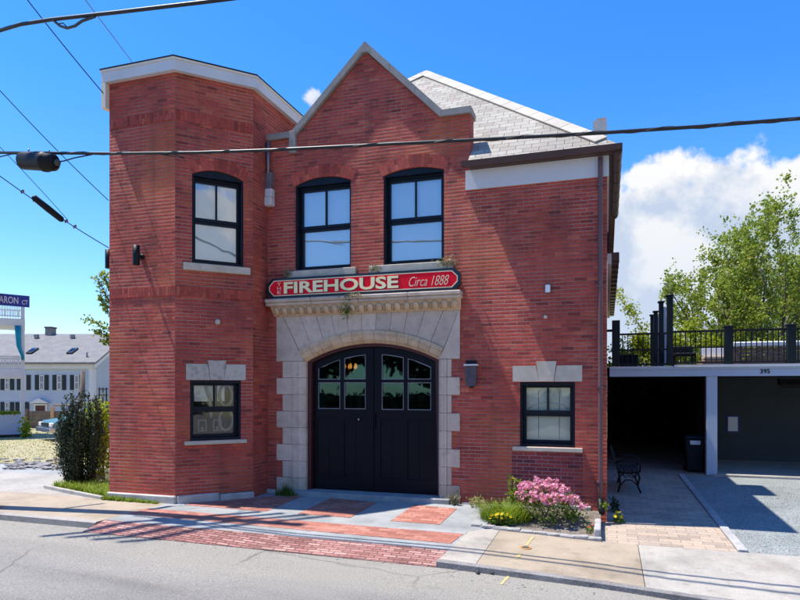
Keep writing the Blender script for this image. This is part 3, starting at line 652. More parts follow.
# soldier course belts on the tower
mb = MB(); p0 = twl.px(140, 288)[1]; p1 = twl.px(140, 297)[1]; q0 = twl.px(140, 115)[1]; q1 = twl.px(140, 125)[1]
for za, zb in ((p1, p0), (q1, q0)):
    mb = MB(); mb.pbox(twl, XL+.01, C1.x+.004, za, zb, -.05, .008); mb.pbox(cham, .003, CHL-.003, za, zb, -.05, .008); mb.build('brick_belt', 'brick_soldier', FH)
# base stones
def base_course(z0, z1, d):
    m = MB()
    m.pbox(twl, XL-.03, C1.x+.02, z0, z1, -TW, d, .02); m.pbox(cham, .03, CHL*.55, z0, z1, -TW, d, .02); m.pbox(cham, CHL*.55+.01, CHL+.02, z0, z1-.03, -TW, d, .02)
    return m
base_course(-.1, .14, .05).build('foundation', 'foundation', FH)
mb = MB(); mb.pbox(front, X0-.02, -6.29, -.3, .075, -.1, .05, .015); mb.build('foundation', 'foundation', FH)
mb = MB(); mb.pbox(front, -2.5, -1.0, -.3, .03, -.1, .03, .01); mb.pbox(front, -.996, -.26, -.3, .09, -.1, .06, .012); mb.build('foundation', 'foundation', FH)
# tower roof: flat slab with white fascia and cream drip edge
TP = [(XL, YT), (C1.x, C1.y), (C2.x, C2.y), (X0, 12.75), (XL, 12.75)]
def offset_poly(P, d):
    out = []; n = len(P); cx = sum(p[0] for p in P)/n; cy = sum(p[1] for p in P)/n
    for i in range(n):
        a, b, c = Vector(P[i-1]), Vector(P[i]), Vector(P[(i+1) % n])
        e1 = (b-a).normalized(); e2 = (c-b).normalized(); n1 = Vector((e1.y, -e1.x)); n2 = Vector((e2.y, -e2.x))
        if n1.dot(b-Vector((cx, cy))) < 0: n1 = -n1
        if n2.dot(b-Vector((cx, cy))) < 0: n2 = -n2
        bis = (n1+n2).normalized(); out.append(b+bis*(d/max(.3, bis.dot(n1))))
    return out
def ringprism(m, P, d0, d1, z0, z1):
    A, B = offset_poly(P, d1), offset_poly(P, d0); n = len(P)
    for i in range(n):
        j = (i+1) % n
        m.hexa([(A[i].x, A[i].y, z0), (A[j].x, A[j].y, z0), (A[j].x, A[j].y, z1), (A[i].x, A[i].y, z1), (B[i].x, B[i].y, z0), (B[j].x, B[j].y, z0), (B[j].x, B[j].y, z1), (B[i].x, B[i].y, z1)])
fa = MB(); ringprism(fa, TP, .0, .10, ZT-.03, ZT+.16); fas = fa.build('fascia', 'white_paint', FH)
fa = MB(); ringprism(fa, TP, .0, .115, ZT+.162, ZT+.20); fa.build('drip_edge', 'cream_trim', FH)
fa = MB(); ringprism(fa, TP, -.2, .122, ZT+.202, ZT+.225); A = offset_poly(TP, -.1); fa.flat([(q.x, q.y) for q in A], ZT+.1, ZT+.215); fa.build('tower_roof', 'black_metal', FH)
mb = MB(); mb.box(XL-.10, XL-.0, YT-.10, YT+.06, 7.36, ZT-.035); mb.build('corner_trim', 'cream_trim', FH)
# copings of the front gable
def coping(m, pts, t, d0, d1):
    P = [Vector(p) for p in pts]; N = []
    for a, b in zip(P, P[1:]): e = (b-a).normalized(); n_ = Vector((-e.y, e.x)); N.append(n_ if n_.y > 0 else -n_)
    off = [N[0]*t]+[(N[i-1]+N[i]).normalized()*(t/max(.3, (N[i-1]+N[i]).normalized().dot(N[i]))) for i in range(1, len(P)-1)]+[N[-1]*t]
    for i, (a, b) in enumerate(zip(P, P[1:])):
        L = (b-a).length; n = max(1, round(L/.75)); ta, tb = a+off[i], b+off[i+1]
        for k in range(n):
            f0, f1 = k/n+.0015, (k+1)/n-.0015
            q = [a.lerp(b, f0), a.lerp(b, f1), ta.lerp(tb, f1), ta.lerp(tb, f0)]
            m.hexa([front.P(x.x, x.y, d1) for x in q]+[front.P(x.x, x.y, d0) for x in q])
mb = MB(); coping(mb, [(X0-.0, 7.053), (-5.87, 7.053), (GA[0], 8.515), (-2.90, 7.053), (-2.32, 7.053)], .115, -TW-.04, .07); mb.build('coping', 'coping', FH)
mb = MB(); mb.hexa([front.P(GA[0]+a, 8.47+b, d) for d in (.073, -TW-.043) for a, b in ((-.13, 0), (.13, 0), (.02, .19), (-.02, .19))]); mb.build('gable_capstone', 'coping', FH)
for px_ in (-5.90,): mb = MB(); mb.pbox(front, px_-.07, px_+.07, 6.74, 7.172, -TW-.045, .076, .008); mb.build('kneeler_stone', 'coping', FH)
# main roof
EY, EX, EZ = 11.0, .18, 6.13; PK = Vector((-4.37, 15.42, 10.13)); PK2 = Vector((-4.37, 16.6, 10.13)); BX = -9.12; BY = 21.1
mb = MB()
RS = (PK.z-EZ)/(PK.y-EY); yp = YF+TW+.003; zp = EZ+RS*(yp-EY); xl_ = BX+(PK.x-BX)*(yp-EY)/(PK.y-EY); mb.face([(xl_, yp, zp), (-2.35, yp, zp), (-2.35, EY, EZ), (EX, EY, EZ), PK]); mb.face([(EX, EY, EZ), (EX, BY, EZ), PK2, PK]); mb.face([(EX, BY, EZ), (BX, BY, EZ), PK2]); mb.face([(BX, BY, EZ), (xl_, yp, zp), PK, PK2])
mb.face([(X1-.3, yp, EZ-.02), (BX, yp, EZ-.02), (BX, BY, EZ-.02), (X1-.3, BY, EZ-.02)])
# cross gable roof behind the parapet
rz = 8.40; mb.prism([(-5.72, 11.53, 6.9), (-2.98, 11.53, 6.9), (-2.98, 11.53, 7.0), (GA[0], 11.53, rz), (-5.72, 11.53, 7.0)], [(-5.72, 13.8, 6.9), (-2.98, 13.8, 6.9), (-2.98, 13.8, 7.0), (GA[0], 13.8, rz), (-5.72, 13.8, 7.0)])
roof = mb.build('roof', 'slate', FH)
mb = MB(); nf = Vector((0, -RS, 1)).normalized()
for q0, q1, sg in ((Vector((EX, EY, EZ)), PK, 1), (Vector((xl_, yp, zp)), PK, -1)):
    d = (q1-q0).normalized(); L = (q1-q0).length; n = int(L/.5); wv = nf.cross(d)*sg
    for k in range(n): mb.obox(q0+d*(.32+(L-.32)*(k+.5)/n)+wv*.10+nf*.022, d*((L-.32)/n*.487), wv*.125, nf*.014)
mb.build('hip_tiles', 'slate_hip', roof)
# chimney
cx0 = onY(593.5, 140, 14.6).x; cx1 = onY(607, 140, 14.6).x; cz = onY(600, 131, 14.6).z; cz1 = onY(600, 127.5, 14.6).z
mb = MB(); mb.box(cx0, cx1, 14.0, 15.2, 5.5, cz); ch = mb.build('chimney', 'chimney_brick', roof)
mb = MB(); mb.box(cx0+.07, cx1-.02, 14.1, 15.0, cz+.002, cz1); mb.build('chimney_cap', 'terracotta', FH)
# frieze, eave, gutters
mb = MB(); mb.pbox(front, -2.43, .03, 5.67, 6.02, -.02, .035); mb.box(X1+.002, .03, 11.24, 15.2, 5.67, 6.02); mb.build('frieze_board', 'frieze_paint', FH)
mb = MB(); mb.box(-2.352, .16, 11.052, 11.2, 6.025, 6.05); mb.box(.031, .16, 11.202, 15.2, 6.022, 6.05); mb.build('soffit', 'brown_paint', FH)
gut = MB()
gut.hexa([(-2.46, 10.95, 6.125), (.24, 10.95, 6.125), (.24, 11.05, 6.125), (-2.46, 11.05, 6.125), (-2.46, 10.97, 6.032), (.24, 10.97, 6.032), (.24, 11.05, 6.032), (-2.46, 11.05, 6.032)])
gut.build('gutter', 'brown_paint', FH)
gut = MB(); n = 8
A = [(.165+.075*math.cos(math.pi+math.pi*k/n), 6.06+.115*math.sin(math.pi+math.pi*k/n)) for k in range(n+1)]+[(.24, 6.125), (.09, 6.125)]
gut.prism([(x, 11.06, z) for x, z in A], [(x, 15.15, z) for x, z in A]); 
for k in range(7):
    y = 11.3+k*.62; gut.prism([(.165+(x-.165)*1.06, y, 6.06+(z-6.06)*1.06) for x, z in A], [(.165+(x-.165)*1.06, y+.03, 6.06+(z-6.06)*1.06) for x, z in A])
gut.build('gutter', 'brown_paint', FH)
# downspout
dx = front.px(600.5, 350)[0]
mb = MB(); mb.tube([front.P(dx, 5.98, .10), front.P(dx, 5.80, .085), front.P(dx, .42, .075), front.P(dx, .20, .085)], .042, 10)
ds = mb.build('downspout', 'downspout_paint', FH)
for z in (5.5, 3.8, 2.1, .5): mb = MB(); mb.pbox(front, dx-.06, dx+.06, z, z+.03, 0, .125); mb.build('strap', 'downspout_paint', ds)
mb = MB(); mb.tube([front.P(dx, .24, .085), front.P(dx+.0, .10, .12), front.P(dx+.03, .03, .24)], .052, 10); mb.build('outlet', 'black_metal', ds)
# leader head + frieze stub beside the tower
a = front.px(264, 191); b = front.px(275, 207)
mb = MB(); mb.pbox(front, X0+.003, b[0]-.003, b[1], b[1]+.17, 0, .16, .01); mb.pbox(front, X0+.003, b[0]-.003, b[1]+.175, b[1]+.34, 0, .14, .01); mb.build('frieze_stub', 'frieze_paint', FH)
mb = MB(); mb.hexa([front.P(u, z, d) for d in (.13, .0) for u, z in ((X0+.01, b[1]+.345), (X0+.13, b[1]+.345), (X0+.16, b[1]+.66), (X0+.01, b[1]+.66))]); mb.tube([front.P(X0+.06, b[1]+.5, .1), front.P(X0+.06, 7.0, .1)], .035, 8); mb.build('leader_head', 'grey_metal', FH)
# side and rear walls
mb = MB(); sw = PF((X1, 0, 0), (0, 1, 0), (1, 0, 0)); mb.holed(sw, [(YF+TW, -.5), (21, -.5), (21, 6.1), (YF+TW, 6.1)], [], -.25, 0)
mb.box(-8.95, 0-.26, 20.7, 21, -.1, 6.1); mb.box(-8.94, -8.7, 12.9, 20.7, -.1, 6.1); mb.build('side_wall', 'brick', FH)
mb = MB(); mb.box(-7, X1-.01, 20.95, 29, -.5, 5.35); mb.build('rear_wing', 'brick', FH)
mb = MB(); mb.box(.003, .10, 15.8, 28, 5.05, 5.30); mb.build('rear_frieze', 'frieze_paint', FH)
mb = MB(); mb.box(.105, .27, 15.8, 28, 5.12, 5.32)
for k in range(16): mb.box(.10, .275, 15.9+k*.75, 15.95+k*.75, 5.09, 5.325)
mb.build('rear_gutter', 'brown_paint', FH)
# repairs in the brickwork: patches with pale mortar
mb = MB(); mb.pbox(front, -1.60, -.40, .12, 1.0, -.02, .004); mb.build('brick_patch', 'brick_patch', FH)
# ------------------------------------------------------------------ windows
def window(pf, W, arched, glass, blind, label=None, sillpts=None, hood=True, blindz=None):
    u0, u1, z0, zs, zc = W; cu = (u0+u1)/2
    wn = bpy.data.objects.new('window', None); C.objects.link(wn); wn.parent = FH
    if label: wn['label'] = label
    fr = .036; D0, D1 = -.30, -.03
    m = MB(); lo = arch_loop(u0, u1, z0, zs, zc); n = len(lo)
    li = []
    for i, (u, z) in enumerate(lo):
        uu = min(max(u, u0+fr), u1-fr); li.append((uu, z0+.045 if i < 2 else min(z, zs)-(.02 if arched else .055)))
    m.ring(pf, lo, li, D0, D1)
    if arched:
        m.pbox(pf, u0+.037, u1-.037, zs-.06, zs-.022, -.22, -.12)
    m.build('frame', 'navy_paint', wn)
    ztop = zs-.062 if arched else zs-.058; zb = z0+.047; zm = zb+(ztop-zb)*.495
    a, b = u0+fr+.002, u1-fr-.002
    m = MB(); st = .052
    m.pbox(pf, a, a+st, zm+.02, ztop, -.21, -.15); m.pbox(pf, b-st, b, zm+.02, ztop, -.21, -.15)
    m.pbox(pf, a+st, b-st, ztop-st*.8, ztop, -.21, -.151); m.pbox(pf, a+st, b-st, zm+.02, zm+.075, -.21, -.149)
    m.pbox(pf, cu-.016, cu+.016, zm+.075, ztop-st*.8, -.205, -.155); m.build('upper_sash', 'navy_paint', wn)
    m = MB()
    m.pbox(pf, a, a+st, zb, zm+.018, -.235, -.17); m.pbox(pf, b-st, b, zb, zm+.018, -.235, -.17)
    m.pbox(pf, a+st, b-st, zb, zb+.06, -.235, -.171); m.pbox(pf, a+st, b-st, zm-.03, zm+.018, -.235, -.169); m.build('lower_sash', 'navy_paint', wn)
    m = MB(); m.pbox(pf, a+st-.005, b-st+.005, zm+.07, ztop-st*.8+.005, -.185, -.179); m.build('pane', glass, wn)
    m = MB(); m.pbox(pf, a+st-.005, b-st+.005, zb+.055, zm-.025, -.208, -.202); m.build('pane', glass, wn)
    if blind:
        m = MB(); z_ = zb if blindz is None else blindz
        m.pbox(pf, a-.03, b+.03, z_, ztop+.05, -.250, -.243)
        m.build('blind', blind, wn)
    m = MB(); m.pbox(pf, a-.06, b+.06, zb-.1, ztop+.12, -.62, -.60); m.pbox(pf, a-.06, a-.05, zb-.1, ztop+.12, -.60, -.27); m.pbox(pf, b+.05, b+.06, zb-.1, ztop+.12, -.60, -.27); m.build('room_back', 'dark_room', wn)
    if sillpts:
        m = MB(); s0, s1, sz0, sz1, sd = sillpts; m.pbox(pf, s0, s1, sz0, sz1, -.12, sd, .008); m.build('sill', 'stone_sill', wn)
    if arched and hood:      # rowlock brick arch above
        m = MB(); L = m.bm.loops.layers.uv.new('UVMap'); m.customuv = {1: 1}
        w = (u1-u0)/2; h = zc-zs; r = (w*w+h*h)/(2*h); cz = zc-r; a_ = math.asin(w/r)*1.06; N = 16
        for rr0, rr1 in ((r+.002, r+.236),):
            for k in range(N):
                t0 = -a_+2*a_*k/N; t1 = -a_+2*a_*(k+1)/N
                q = [(rr0, t0), (rr0, t1), (rr1, t1), (rr1, t0)]
                f = m.face([pf.P(cu+x*math.sin(t), cz+x*math.cos(t), .005) for x, t in q])
                for l, (x, t) in zip(f.loops, q): l[L].uv = (x-rr0, t*r)
                for ra in (rr0, rr1):
                    f = m.face([pf.P(cu+ra*math.sin(t), cz+ra*math.cos(t), d) for t, d in ((t0, .005), (t1, .005), (t1, -.1), (t0, -.1))])
                    for l, (x, t) in zip(f.loops, ((0, t0), (0, t1), (.1, t1), (.1, t0))): l[L].uv = (x, t*r)
        bmesh.ops.remove_doubles(m.bm, verts=m.bm.verts, dist=.0005)
        m.build('brick_arch', 'brick_arch', wn, uv=False)
    return wn
window(front, W1, True, 'glass_upper', 'blind', None, (-6.02, -4.56, 4.27, 4.41, .06))
window(front, W2, True, 'glass_upper', 'blind', None, (-4.28, -2.66, 4.27, 4.41, .06))
s0 = cham.px(183, 264); s1 = cham.px(250, 271)
window(cham, W4, True, 'glass_upper', 'blind', None, (s0[0], s1[0], W4[2]-.14, W4[2]-.005, .05))
def lintel(pf, wn, u0, u1, z0, z1, k0, k1, zk, mat):
    m = MB(); dk = .05
    m.pprism(pf, [(u0, z0), (k0+dk, z0), (k0, z1), (u0, z1)], -.15, .012)
    m.pprism(pf, [(k1-dk+.004, z0), (u1, z0), (u1, z1), (k1+.004, z1)], -.15, .012)
    m.pprism(pf, [(k0+dk+.003, z0+.002), (k1-dk, z0+.002), (k1, zk), (k0+.003, zk)], -.15, .028)
    m.build('lintel', mat, wn)
wr = window(front, W3, False, 'glass_lower', 'cream_blind', 'small square window with cream shade and pale stone lintel', (-1.585, -.395, .998, 1.072, .05), False)
lintel(front, wr, -1.585, -.405, 2.212, 2.49, -1.18, -.83, 2.565, 'stone_sill')
m = MB()                                   # scalloped shade hem and pull cords
pts = []
for k in range(9):
    f = k/8; pts.append(front.P(-1.33+.68*f, 1.78-.10*math.sin(math.pi*f)**.6*(-1)-.04, -.234))
m.tube(pts, .014, 6); m.build('shade_hem', 'blind', wr)
m = MB()
for u in (-1.16, -.80): m.tube([front.P(u, 2.05, -.24), front.P(u, 1.2, -.24)], .004, 4)
m.build('shade_cord', 'black_metal', wr)
s0 = cham.px(184.2, 442); s1 = cham.px(246.5, 442)
wl = window(cham, W5, False, 'glass_lower', None, 'small dark window low on the tower under a weathered lintel', (s0[0], s1[0], W5[2]-.075, W5[2]-.003, .05), False)
s0 = cham.px(186, 370); s1 = cham.px(245.5, 370); k0 = cham.px(207.5, 366); k1 = cham.px(226, 366)
lintel(cham, wl, s0[0], s1[0], W5[3]+.004, W5[3]+.30, k0[0], k1[0], W5[3]+.37, 'stone_weathered')
m = MB(); uc = (W5[0]+W5[1])/2; m.pbox(cham, W5[0]+.12, uc+.02, W5[2]+.72, W5[3]-.08, -.272, -.265); m.pbox(cham, uc+.08, W5[1]-.25, W5[2]+.72, W5[3]-.08, -.272, -.265); m.build('shade', 'cream_blind', wl)
m = MB(); cx_ = uc+.24
for (zc_, rx, rz_) in ((W5[2]+.83, .12, .2), (W5[2]+.36, .13, .2)):
    m.tube([cham.P(cx_+rx*math.cos(a*math.pi/8), zc_+rz_*math.sin(a*math.pi/8), -.25) for a in range(17)], .028, 6, caps=False)
m.tube([cham.P(uc-.14, W5[2]+1.0, -.24), cham.P(uc-.06, W5[2]+.75, -.24), cham.P(uc-.04, W5[2]+.4, -.24)], .03, 6); m.build('window_ornament', 'concrete_grey', wl)
m = MB()
for u in (uc-.28, uc+.0):
    m.ring(cham, [(u, W5[2]+.15), (u+.16, W5[2]+.15), (u+.16, W5[2]+.37), (u, W5[2]+.37)], [(u+.02, W5[2]+.17), (u+.14, W5[2]+.17), (u+.14, W5[2]+.35), (u+.02, W5[2]+.35)], -.262, -.25); m.pbox(cham, u+.06, u+.10, W5[2]+.17, W5[2]+.24, -.262, -.252)
m.build('picture_frame', 'concrete_grey', wl)
# ------------------------------------------------------------------ stone door surround
AX, AW, ZS, ZC = -4.30, 1.352, 2.62, 2.956
AR = (AW**2+(ZC-ZS)**2)/(2*(ZC-ZS)); AZ = ZC-AR; AA = math.asin(AW/AR); R2 = AR+.24
XLo, XRo, ZTOP = -6.272, -2.536, 3.515
rows = 8; rh = (2.63+.10)/8.3
for (so, wi, na, ji, jo) in ((-1, XLo, -6.14, -5.652, -5.92), (1, XRo, -2.69, -2.948, -2.78)):
    mb = MB()
    for k in range(9):
        zt = 2.63-k*rh-.003; zb_ = 2.63-(k+1)*rh+.003; wide = k % 2 == 1 or k == 8; dd_ = .02+(.006 if wide else 0)
        a_, b_ = sorted((wi if wide else na, jo-so*.005*-1)); mb.pbox(front, a_, b_, zb_, zt, -.2, dd_, .007)
        o, i_ = jo, ji; s__ = 1 if i_ > o else -1; w = abs(i_-o)
        prof = [(o, -.28), (o, .026), (o+s__*w*.25, .03), (o+s__*w*.33, .012), (o+s__*w*.55, .024), (o+s__*w*.78, .0), (i_, -.05), (i_, -.28)]
        mb.prism([front.P(u, zt, d) for u, d in prof], [front.P(u, zb_, d) for u, d in prof])
    mb.build('quoins', 'stone', FH)
mb = MB(); edge = [-AA+2*AA*k/11 for k in range(12)]
def pol(r, t): return (AX+r*math.sin(t), AZ+r*math.cos(t))
def topx(t): return min(max(AX+(ZTOP-AZ)*math.tan(t), XLo+.02), XRo-.02)
for k in range(11):
    t0, t1 = edge[k]+.0012, edge[k+1]-.0012
    pts = [pol(R2+.004, t0+(t1-t0)*j/3) for j in range(4)]+[(topx(t1), ZTOP), (topx(t0), ZTOP)]
    mb.pprism(front, pts, -.2, .02+.004*(k % 2))
mb.pprism(front, [(XLo, 2.634), (-5.66, 2.634), pol(R2+.004, -AA-.003), (topx(-AA)-.006, ZTOP), (XLo, ZTOP)], -.2, .022)
mb.pprism(front, [(-2.94, 2.634), (XRo, 2.634), (XRo, ZTOP), (topx(AA)+.004, ZTOP), pol(R2+.004, AA+.003)], -.2, .022)
mb.build('voussoirs', 'stone', FH)
mb = MB()
for k in range(13):
    t0 = -AA+2*AA*k/13+.001; t1 = -AA+2*AA*(k+1)/13-.001
    for (ra, rb, da, db) in ((AR+.16, R2, .055, .045), (AR+.06, AR+.158, .02, .05), (AR+.0, AR+.058, -.05, .018)):
        for j in range(3):
            a0 = t0+(t1-t0)*j/3; a1 = t0+(t1-t0)*(j+1)/3
            mb.hexa([front.P(*pol(ra, a0), da), front.P(*pol(ra, a1), da), front.P(*pol(rb, a1), db), front.P(*pol(rb, a0), db)]+[front.P(*pol(ra, a0), -.28), front.P(*pol(ra, a1), -.28), front.P(*pol(rb, a1), -.28), front.P(*pol(rb, a0), -.28)])
mb.build('arch_moulding', 'stone_tan', FH)
# cornice with egg-and-dart band
mb = MB(); prof = [(0, 3.518), (.03, 3.518), (.05, 3.55), (.10, 3.62), (.15, 3.70), (.17, 3.715), (0, 3.715)]
cl, cr = -6.30, -2.52
mb.prism([front.P(cl-.04*(d/.17), z, d) for d, z in prof], [front.P(cr+.04*(d/.17), z, d) for d, z in prof]); mb.build('cornice_band', 'stone_tan', FH)
mb = MB(); n = 21
for k in range(n):
    u = cl+.09+(cr-cl-.18)*k/(n-1)
    r = bmesh.ops.create_icosphere(mb.bm, subdivisions=2, radius=1)
    for v_ in r['verts']:
        q = v_.co.copy(); v_.co = front.P(u+q.x*.062, 3.612+q.y*.078, .115+q.z*.05+q.y*.045)
    for f in mb.bm.faces: f.smooth = True
    if k < n-1:
        ud = u+(cr-cl-.18)/(n-1)/2; mb.pprism(front, [(ud-.012, 3.66), (ud, 3.545), (ud+.012, 3.66)], .05, .135)
mb.build('egg_and_dart', 'stone_tan', FH)
mb = MB(); 
for k in range(4):
    a_ = -6.42+k*.985; mb.pbox(front, a_, a_+.982, 3.717, 3.775, 0, .20, .01); mb.pbox(front, a_-.0, a_+.982, 3.777, 3.85, 0, .235, .014)
mb.build('cornice_shelf', 'stone', FH)
# ------------------------------------------------------------------ doors
DPF = front.off(-.22); doors = bpy.data.objects.new('double_door', None); C.objects.link(doors); doors.parent = FH
mb = MB(); r_in = AR-.05
pts_o = [(AX-AW, .09)]+[pol(AR, -AA+2*AA*k/16) for k in range(17)]+[(AX+AW, .09)]
pts_i = [(AX-AW+.07, .09)]+[pol(AR-.055, (-AA+2*AA*k/16)*.955) for k in range(17)]+[(AX+AW-.03, .09)]
for i in range(len(pts_o)-1):
    q = [pts_o[i], pts_o[i+1], pts_i[i+1], pts_i[i]]
    mb.hexa([front.P(u, z, -.12) for u, z in q]+[front.P(u, z, -.29) for u, z in q])
mb.build('door_frame', 'maroon_paint', doors)
def archz(u, r=AR-.057): return AZ+math.sqrt(max(0, r*r-(u-AX)**2))
def leafdoor(ua, ub, cols, pzl, pzu, label):
    l = [(ua, .10), (ub, .10)]+[(ub+(ua-ub)*k/10, archz(ub+(ua-ub)*k/10)) for k in range(11)]
    holes = []; panes = []
    for (a_, b_) in cols:
        ha = [(a_, pzl[0]), (b_, pzl[0]), (b_, pzl[1]), (a_, pzl[1])]
        hb = [(a_, pzu), (b_, pzu)]+[(b_+(a_-b_)*k/4, archz(b_+(a_-b_)*k/4, AR-.20)) for k in range(5)]
        holes += [ha, hb]; panes += [ha, hb]
    pl = [(cols[0][0]-.02, cols[0][1]+.0), (cols[1][0], cols[1][1]+.02)]
    for (a_, b_) in pl: holes.append([(a_, .36), (b_, .36), (b_, 1.50), (a_, 1.50)])
    m = MB(); m.holed(front, l, holes, -.28, -.225); lf = m.build('door_leaf', 'door_paint', doors)
    m = MB()
    for (a_, b_) in pl:
        n = 2
        for k in range(n): m.pbox(front, a_+(b_-a_)*k/n+.001, a_+(b_-a_)*(k+1)/n-.001, .36, 1.50, -.278, -.240, .003)
    m.build('panel', 'door_paint', lf)
    for h_ in panes:
        m = MB(); m.pprism(front, h_, -.257, -.251); m.build('pane', 'glass_door', lf)
    m = MB()
    for h_ in panes:
        n_ = len(h_); cu_ = sum(p[0] for p in h_)/n_; cz_ = sum(p[1] for p in h_)/n_
        inn = [(u+(.014 if u < cu_ else -.014), z+(.014 if z < cz_ else -.014)) for u, z in h_]
        m.ring(front, h_, inn, -.25, -.232)
    m.build('glazing_bead', 'grey_metal', lf)
    return lf
def du(x, y): return DPF.px(x, y)[0]
def dz(x, y): return DPF.px(x, y)[1]
L1 = leafdoor(AX-AW+.073, AX-.005, [(du(318, 400), du(340, 400)), (du(344, 400), du(365.5, 400))], (dz(340, 409), dz(340, 382.3)), dz(340, 379.5), '')
L2 = leafdoor(AX+.005, AX+AW-.033, [(du(381.5, 400), du(403.5, 400)), (du(407.5, 400), du(431, 400))], (dz(400, 410), dz(400, 382.5)), dz(400, 379.5), '')
mb = MB(); q = front.px(354.5, 420); mb.lathe(front.P(q[0], q[1], -.225), [(.02, 0), (.022, .015), (.012, .03)], 12, front.N); mb.build('knob', 'chrome', L1)
mb = MB(); q = front.px(377, 420); mb.pbox(front, AX-.012, AX+.012, .12, 2.86, -.225, -.205); mb.pbox(front, AX+.03, AX+.05, 1.3, 1.6, -.225, -.19, .004); mb.build('astragal', 'door_paint', L1)
for z in (.45, 1.3, 2.4): mb = MB(); mb.pbox(front, AX-AW+.06, AX-AW+.09, z, z+.14, -.225, -.19); mb.build('hinge', 'black_metal', L1)
mb = MB(); mb.pbox(front, -5.90, -2.70, -.05, .088, -.6, .16, .012); mb.build('threshold', 'concrete_grey', FH)
# dim room behind the doors
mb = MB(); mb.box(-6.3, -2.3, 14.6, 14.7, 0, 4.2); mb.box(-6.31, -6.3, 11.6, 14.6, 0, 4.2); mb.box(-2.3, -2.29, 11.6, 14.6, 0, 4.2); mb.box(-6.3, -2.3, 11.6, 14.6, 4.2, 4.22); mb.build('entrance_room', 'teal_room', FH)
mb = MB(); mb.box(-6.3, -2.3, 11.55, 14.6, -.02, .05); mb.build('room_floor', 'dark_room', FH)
q = onY(350, 366, 12.6); t = thing('chandelier', (q.x, q.y, q.z), 'small glowing orange chandelier seen through the left door panes', 'chandelier')
mb = MB(); mb.tube([(q.x, q.y, q.z+.1), (q.x, q.y, 4.18)], .01, 6)
for k in range(6):
    a_ = k*math.pi/3; mb.tube([(q.x, q.y, q.z-.14), (q.x+.07*math.cos(a_), q.y+.07*math.sin(a_), q.z-.17), (q.x+.14*math.cos(a_), q.y+.14*math.sin(a_), q.z-.06)], .008, 5)
mb.lathe((q.x, q.y, q.z-.2), [(.01, 0), (.03, .05), (.012, .15), (.012, .3)], 10); mb.build('arm_frame', 'bulb_brass', t)
for k in range(6):
    a_ = k*math.pi/3; mb = MB(); mb.lathe((q.x+.14*math.cos(a_), q.y+.14*math.sin(a_), q.z-.06), [(.012, 0), (.03, .03), (.026, .07), (.004, .12)], 8); mb.build('bulb', 'lamp_glow', t)
# ------------------------------------------------------------------ the sign
sa, sb, sz0, sz1 = -6.41, -2.49, 3.862, 4.262; SP = front
def oct_(u0, u1, z0, z1, c): return [(u0+c, z0), (u1-c, z0), (u1, z0+c), (u1, z1-c), (u1-c, z1), (u0+c, z1), (u0, z1-c), (u0, z0+c)]
SG = thing('shop_sign', (-4.45, 11.05, 3.86), 'long red and black sign reading THE FIREHOUSE Circa 1888 above the doors', 'sign')
mb = MB(); mb.pprism(SP, oct_(sa, sb, sz0, sz1, .11), .09, .15); mb.build('sign_board', 'sign_black', SG)
mb = MB(); mb.pprism(SP, oct_(sa+.06, sb-.06, sz0+.055, sz1-.055, .10), .14, .158); mb.build('sign_panel', 'sign_red', SG)
mb = MB(); mb.ring(SP, oct_(sa+.052, sb-.052, sz0+.047, sz1-.047, .105), oct_(sa+.068, sb-.068, sz0+.063, sz1-.063, .098), .141, .162); mb.build('border_line', 'sign_gold', SG)
fa_, fb_ = front.off(.16).px(284, 290)[0], front.off(.16).px(398.5, 285)[0]
textmesh('FIREHOUSE', SP, fa_+.016, fb_+.016, sz0+.072, sz1-.098, .156, .004, bold=.028).build('letter_shadow', 'sign_black', SG)
textmesh('FIREHOUSE', SP, fa_, fb_, sz0+.085, sz1-.085, .160, .012, bold=.028).build('letters', 'sign_cream', SG)
ta_, tb_ = front.off(.16).px(409, 285)[0], front.off(.16).px(449, 280)[0]
textmesh('Circa 1888', SP, ta_, tb_, sz0+.10, sz0+.275, .158, .008, shear=.38, bold=-.010).build('small_letters', 'sign_gold', SG)
u_ = front.off(.16).px(277.5, 290)[0]
for k, ch_ in enumerate('THE'): textmesh(ch_, SP, u_, u_+.075, sz1-.155-k*.078, sz1-.095-k*.078, .158, .008).build('small_letters', 'sign_gold', SG)
# ------------------------------------------------------------------ wall fittings
def sconce(pf, u, z, label, h=.36, w=.062):
    t = thing('wall_lamp', pf.P(u, z, 0), label, 'wall lamp', 'black cylinder lamps on the tower')
    m = MB(); m.lathe(pf.P(u, z-h/2, .16), [(w, 0), (w, .005), (w*1.02, h*.5), (w, h)], 14); m.build('lamp_body', 'black_metal', t)
    m = MB(); m.tube([pf.P(u, z, 0), pf.P(u, z, .11)], .022, 8); m.lathe(pf.P(u, z, 0), [(.055, 0), (.055, .02), (.03, .03)], 12, pf.N); m.build('bracket', 'black_metal', t)
q = twl.px(141, 257); sconce(twl, q[0]+.03, q[1], 'black cylinder lamp on the lit brick face of the tower')
q = at(99, 267, 12.9); sconce(lside, -(YT+.15), q.z, 'black cylinder lamp jutting from the far left side of the tower')
q = front.px(472, 374); u, z = q[0], q[1]
t = thing('lantern', front.P(u, z, 0), 'grey metal lantern with a white rim beside the stone door surround', 'wall lantern')
mb = MB(); mb.hexa([front.P(u+a*w, z+b, d) for d, w in ((.13, 1), (.0, 1)) for a, b in ((-.085, -.22), (.085, -.22), (.10, .14), (-.10, .14))], .006); mb.build('lantern_body', 'lantern_metal', t)
mb = MB(); mb.pbox(front, u-.125, u+.125, z+.145, z+.175, 0, .16, .006); mb.build('rim', 'white_paint', t)
mb = MB(); mb.pbox(front, u-.09, u+.09, z+.18, z+.24, 0, .12, .01); mb.pbox(front, u-.03, u+.03, z-.25, z-.22, 0, .06); mb.build('cap', 'black_metal', t)
mb = MB()
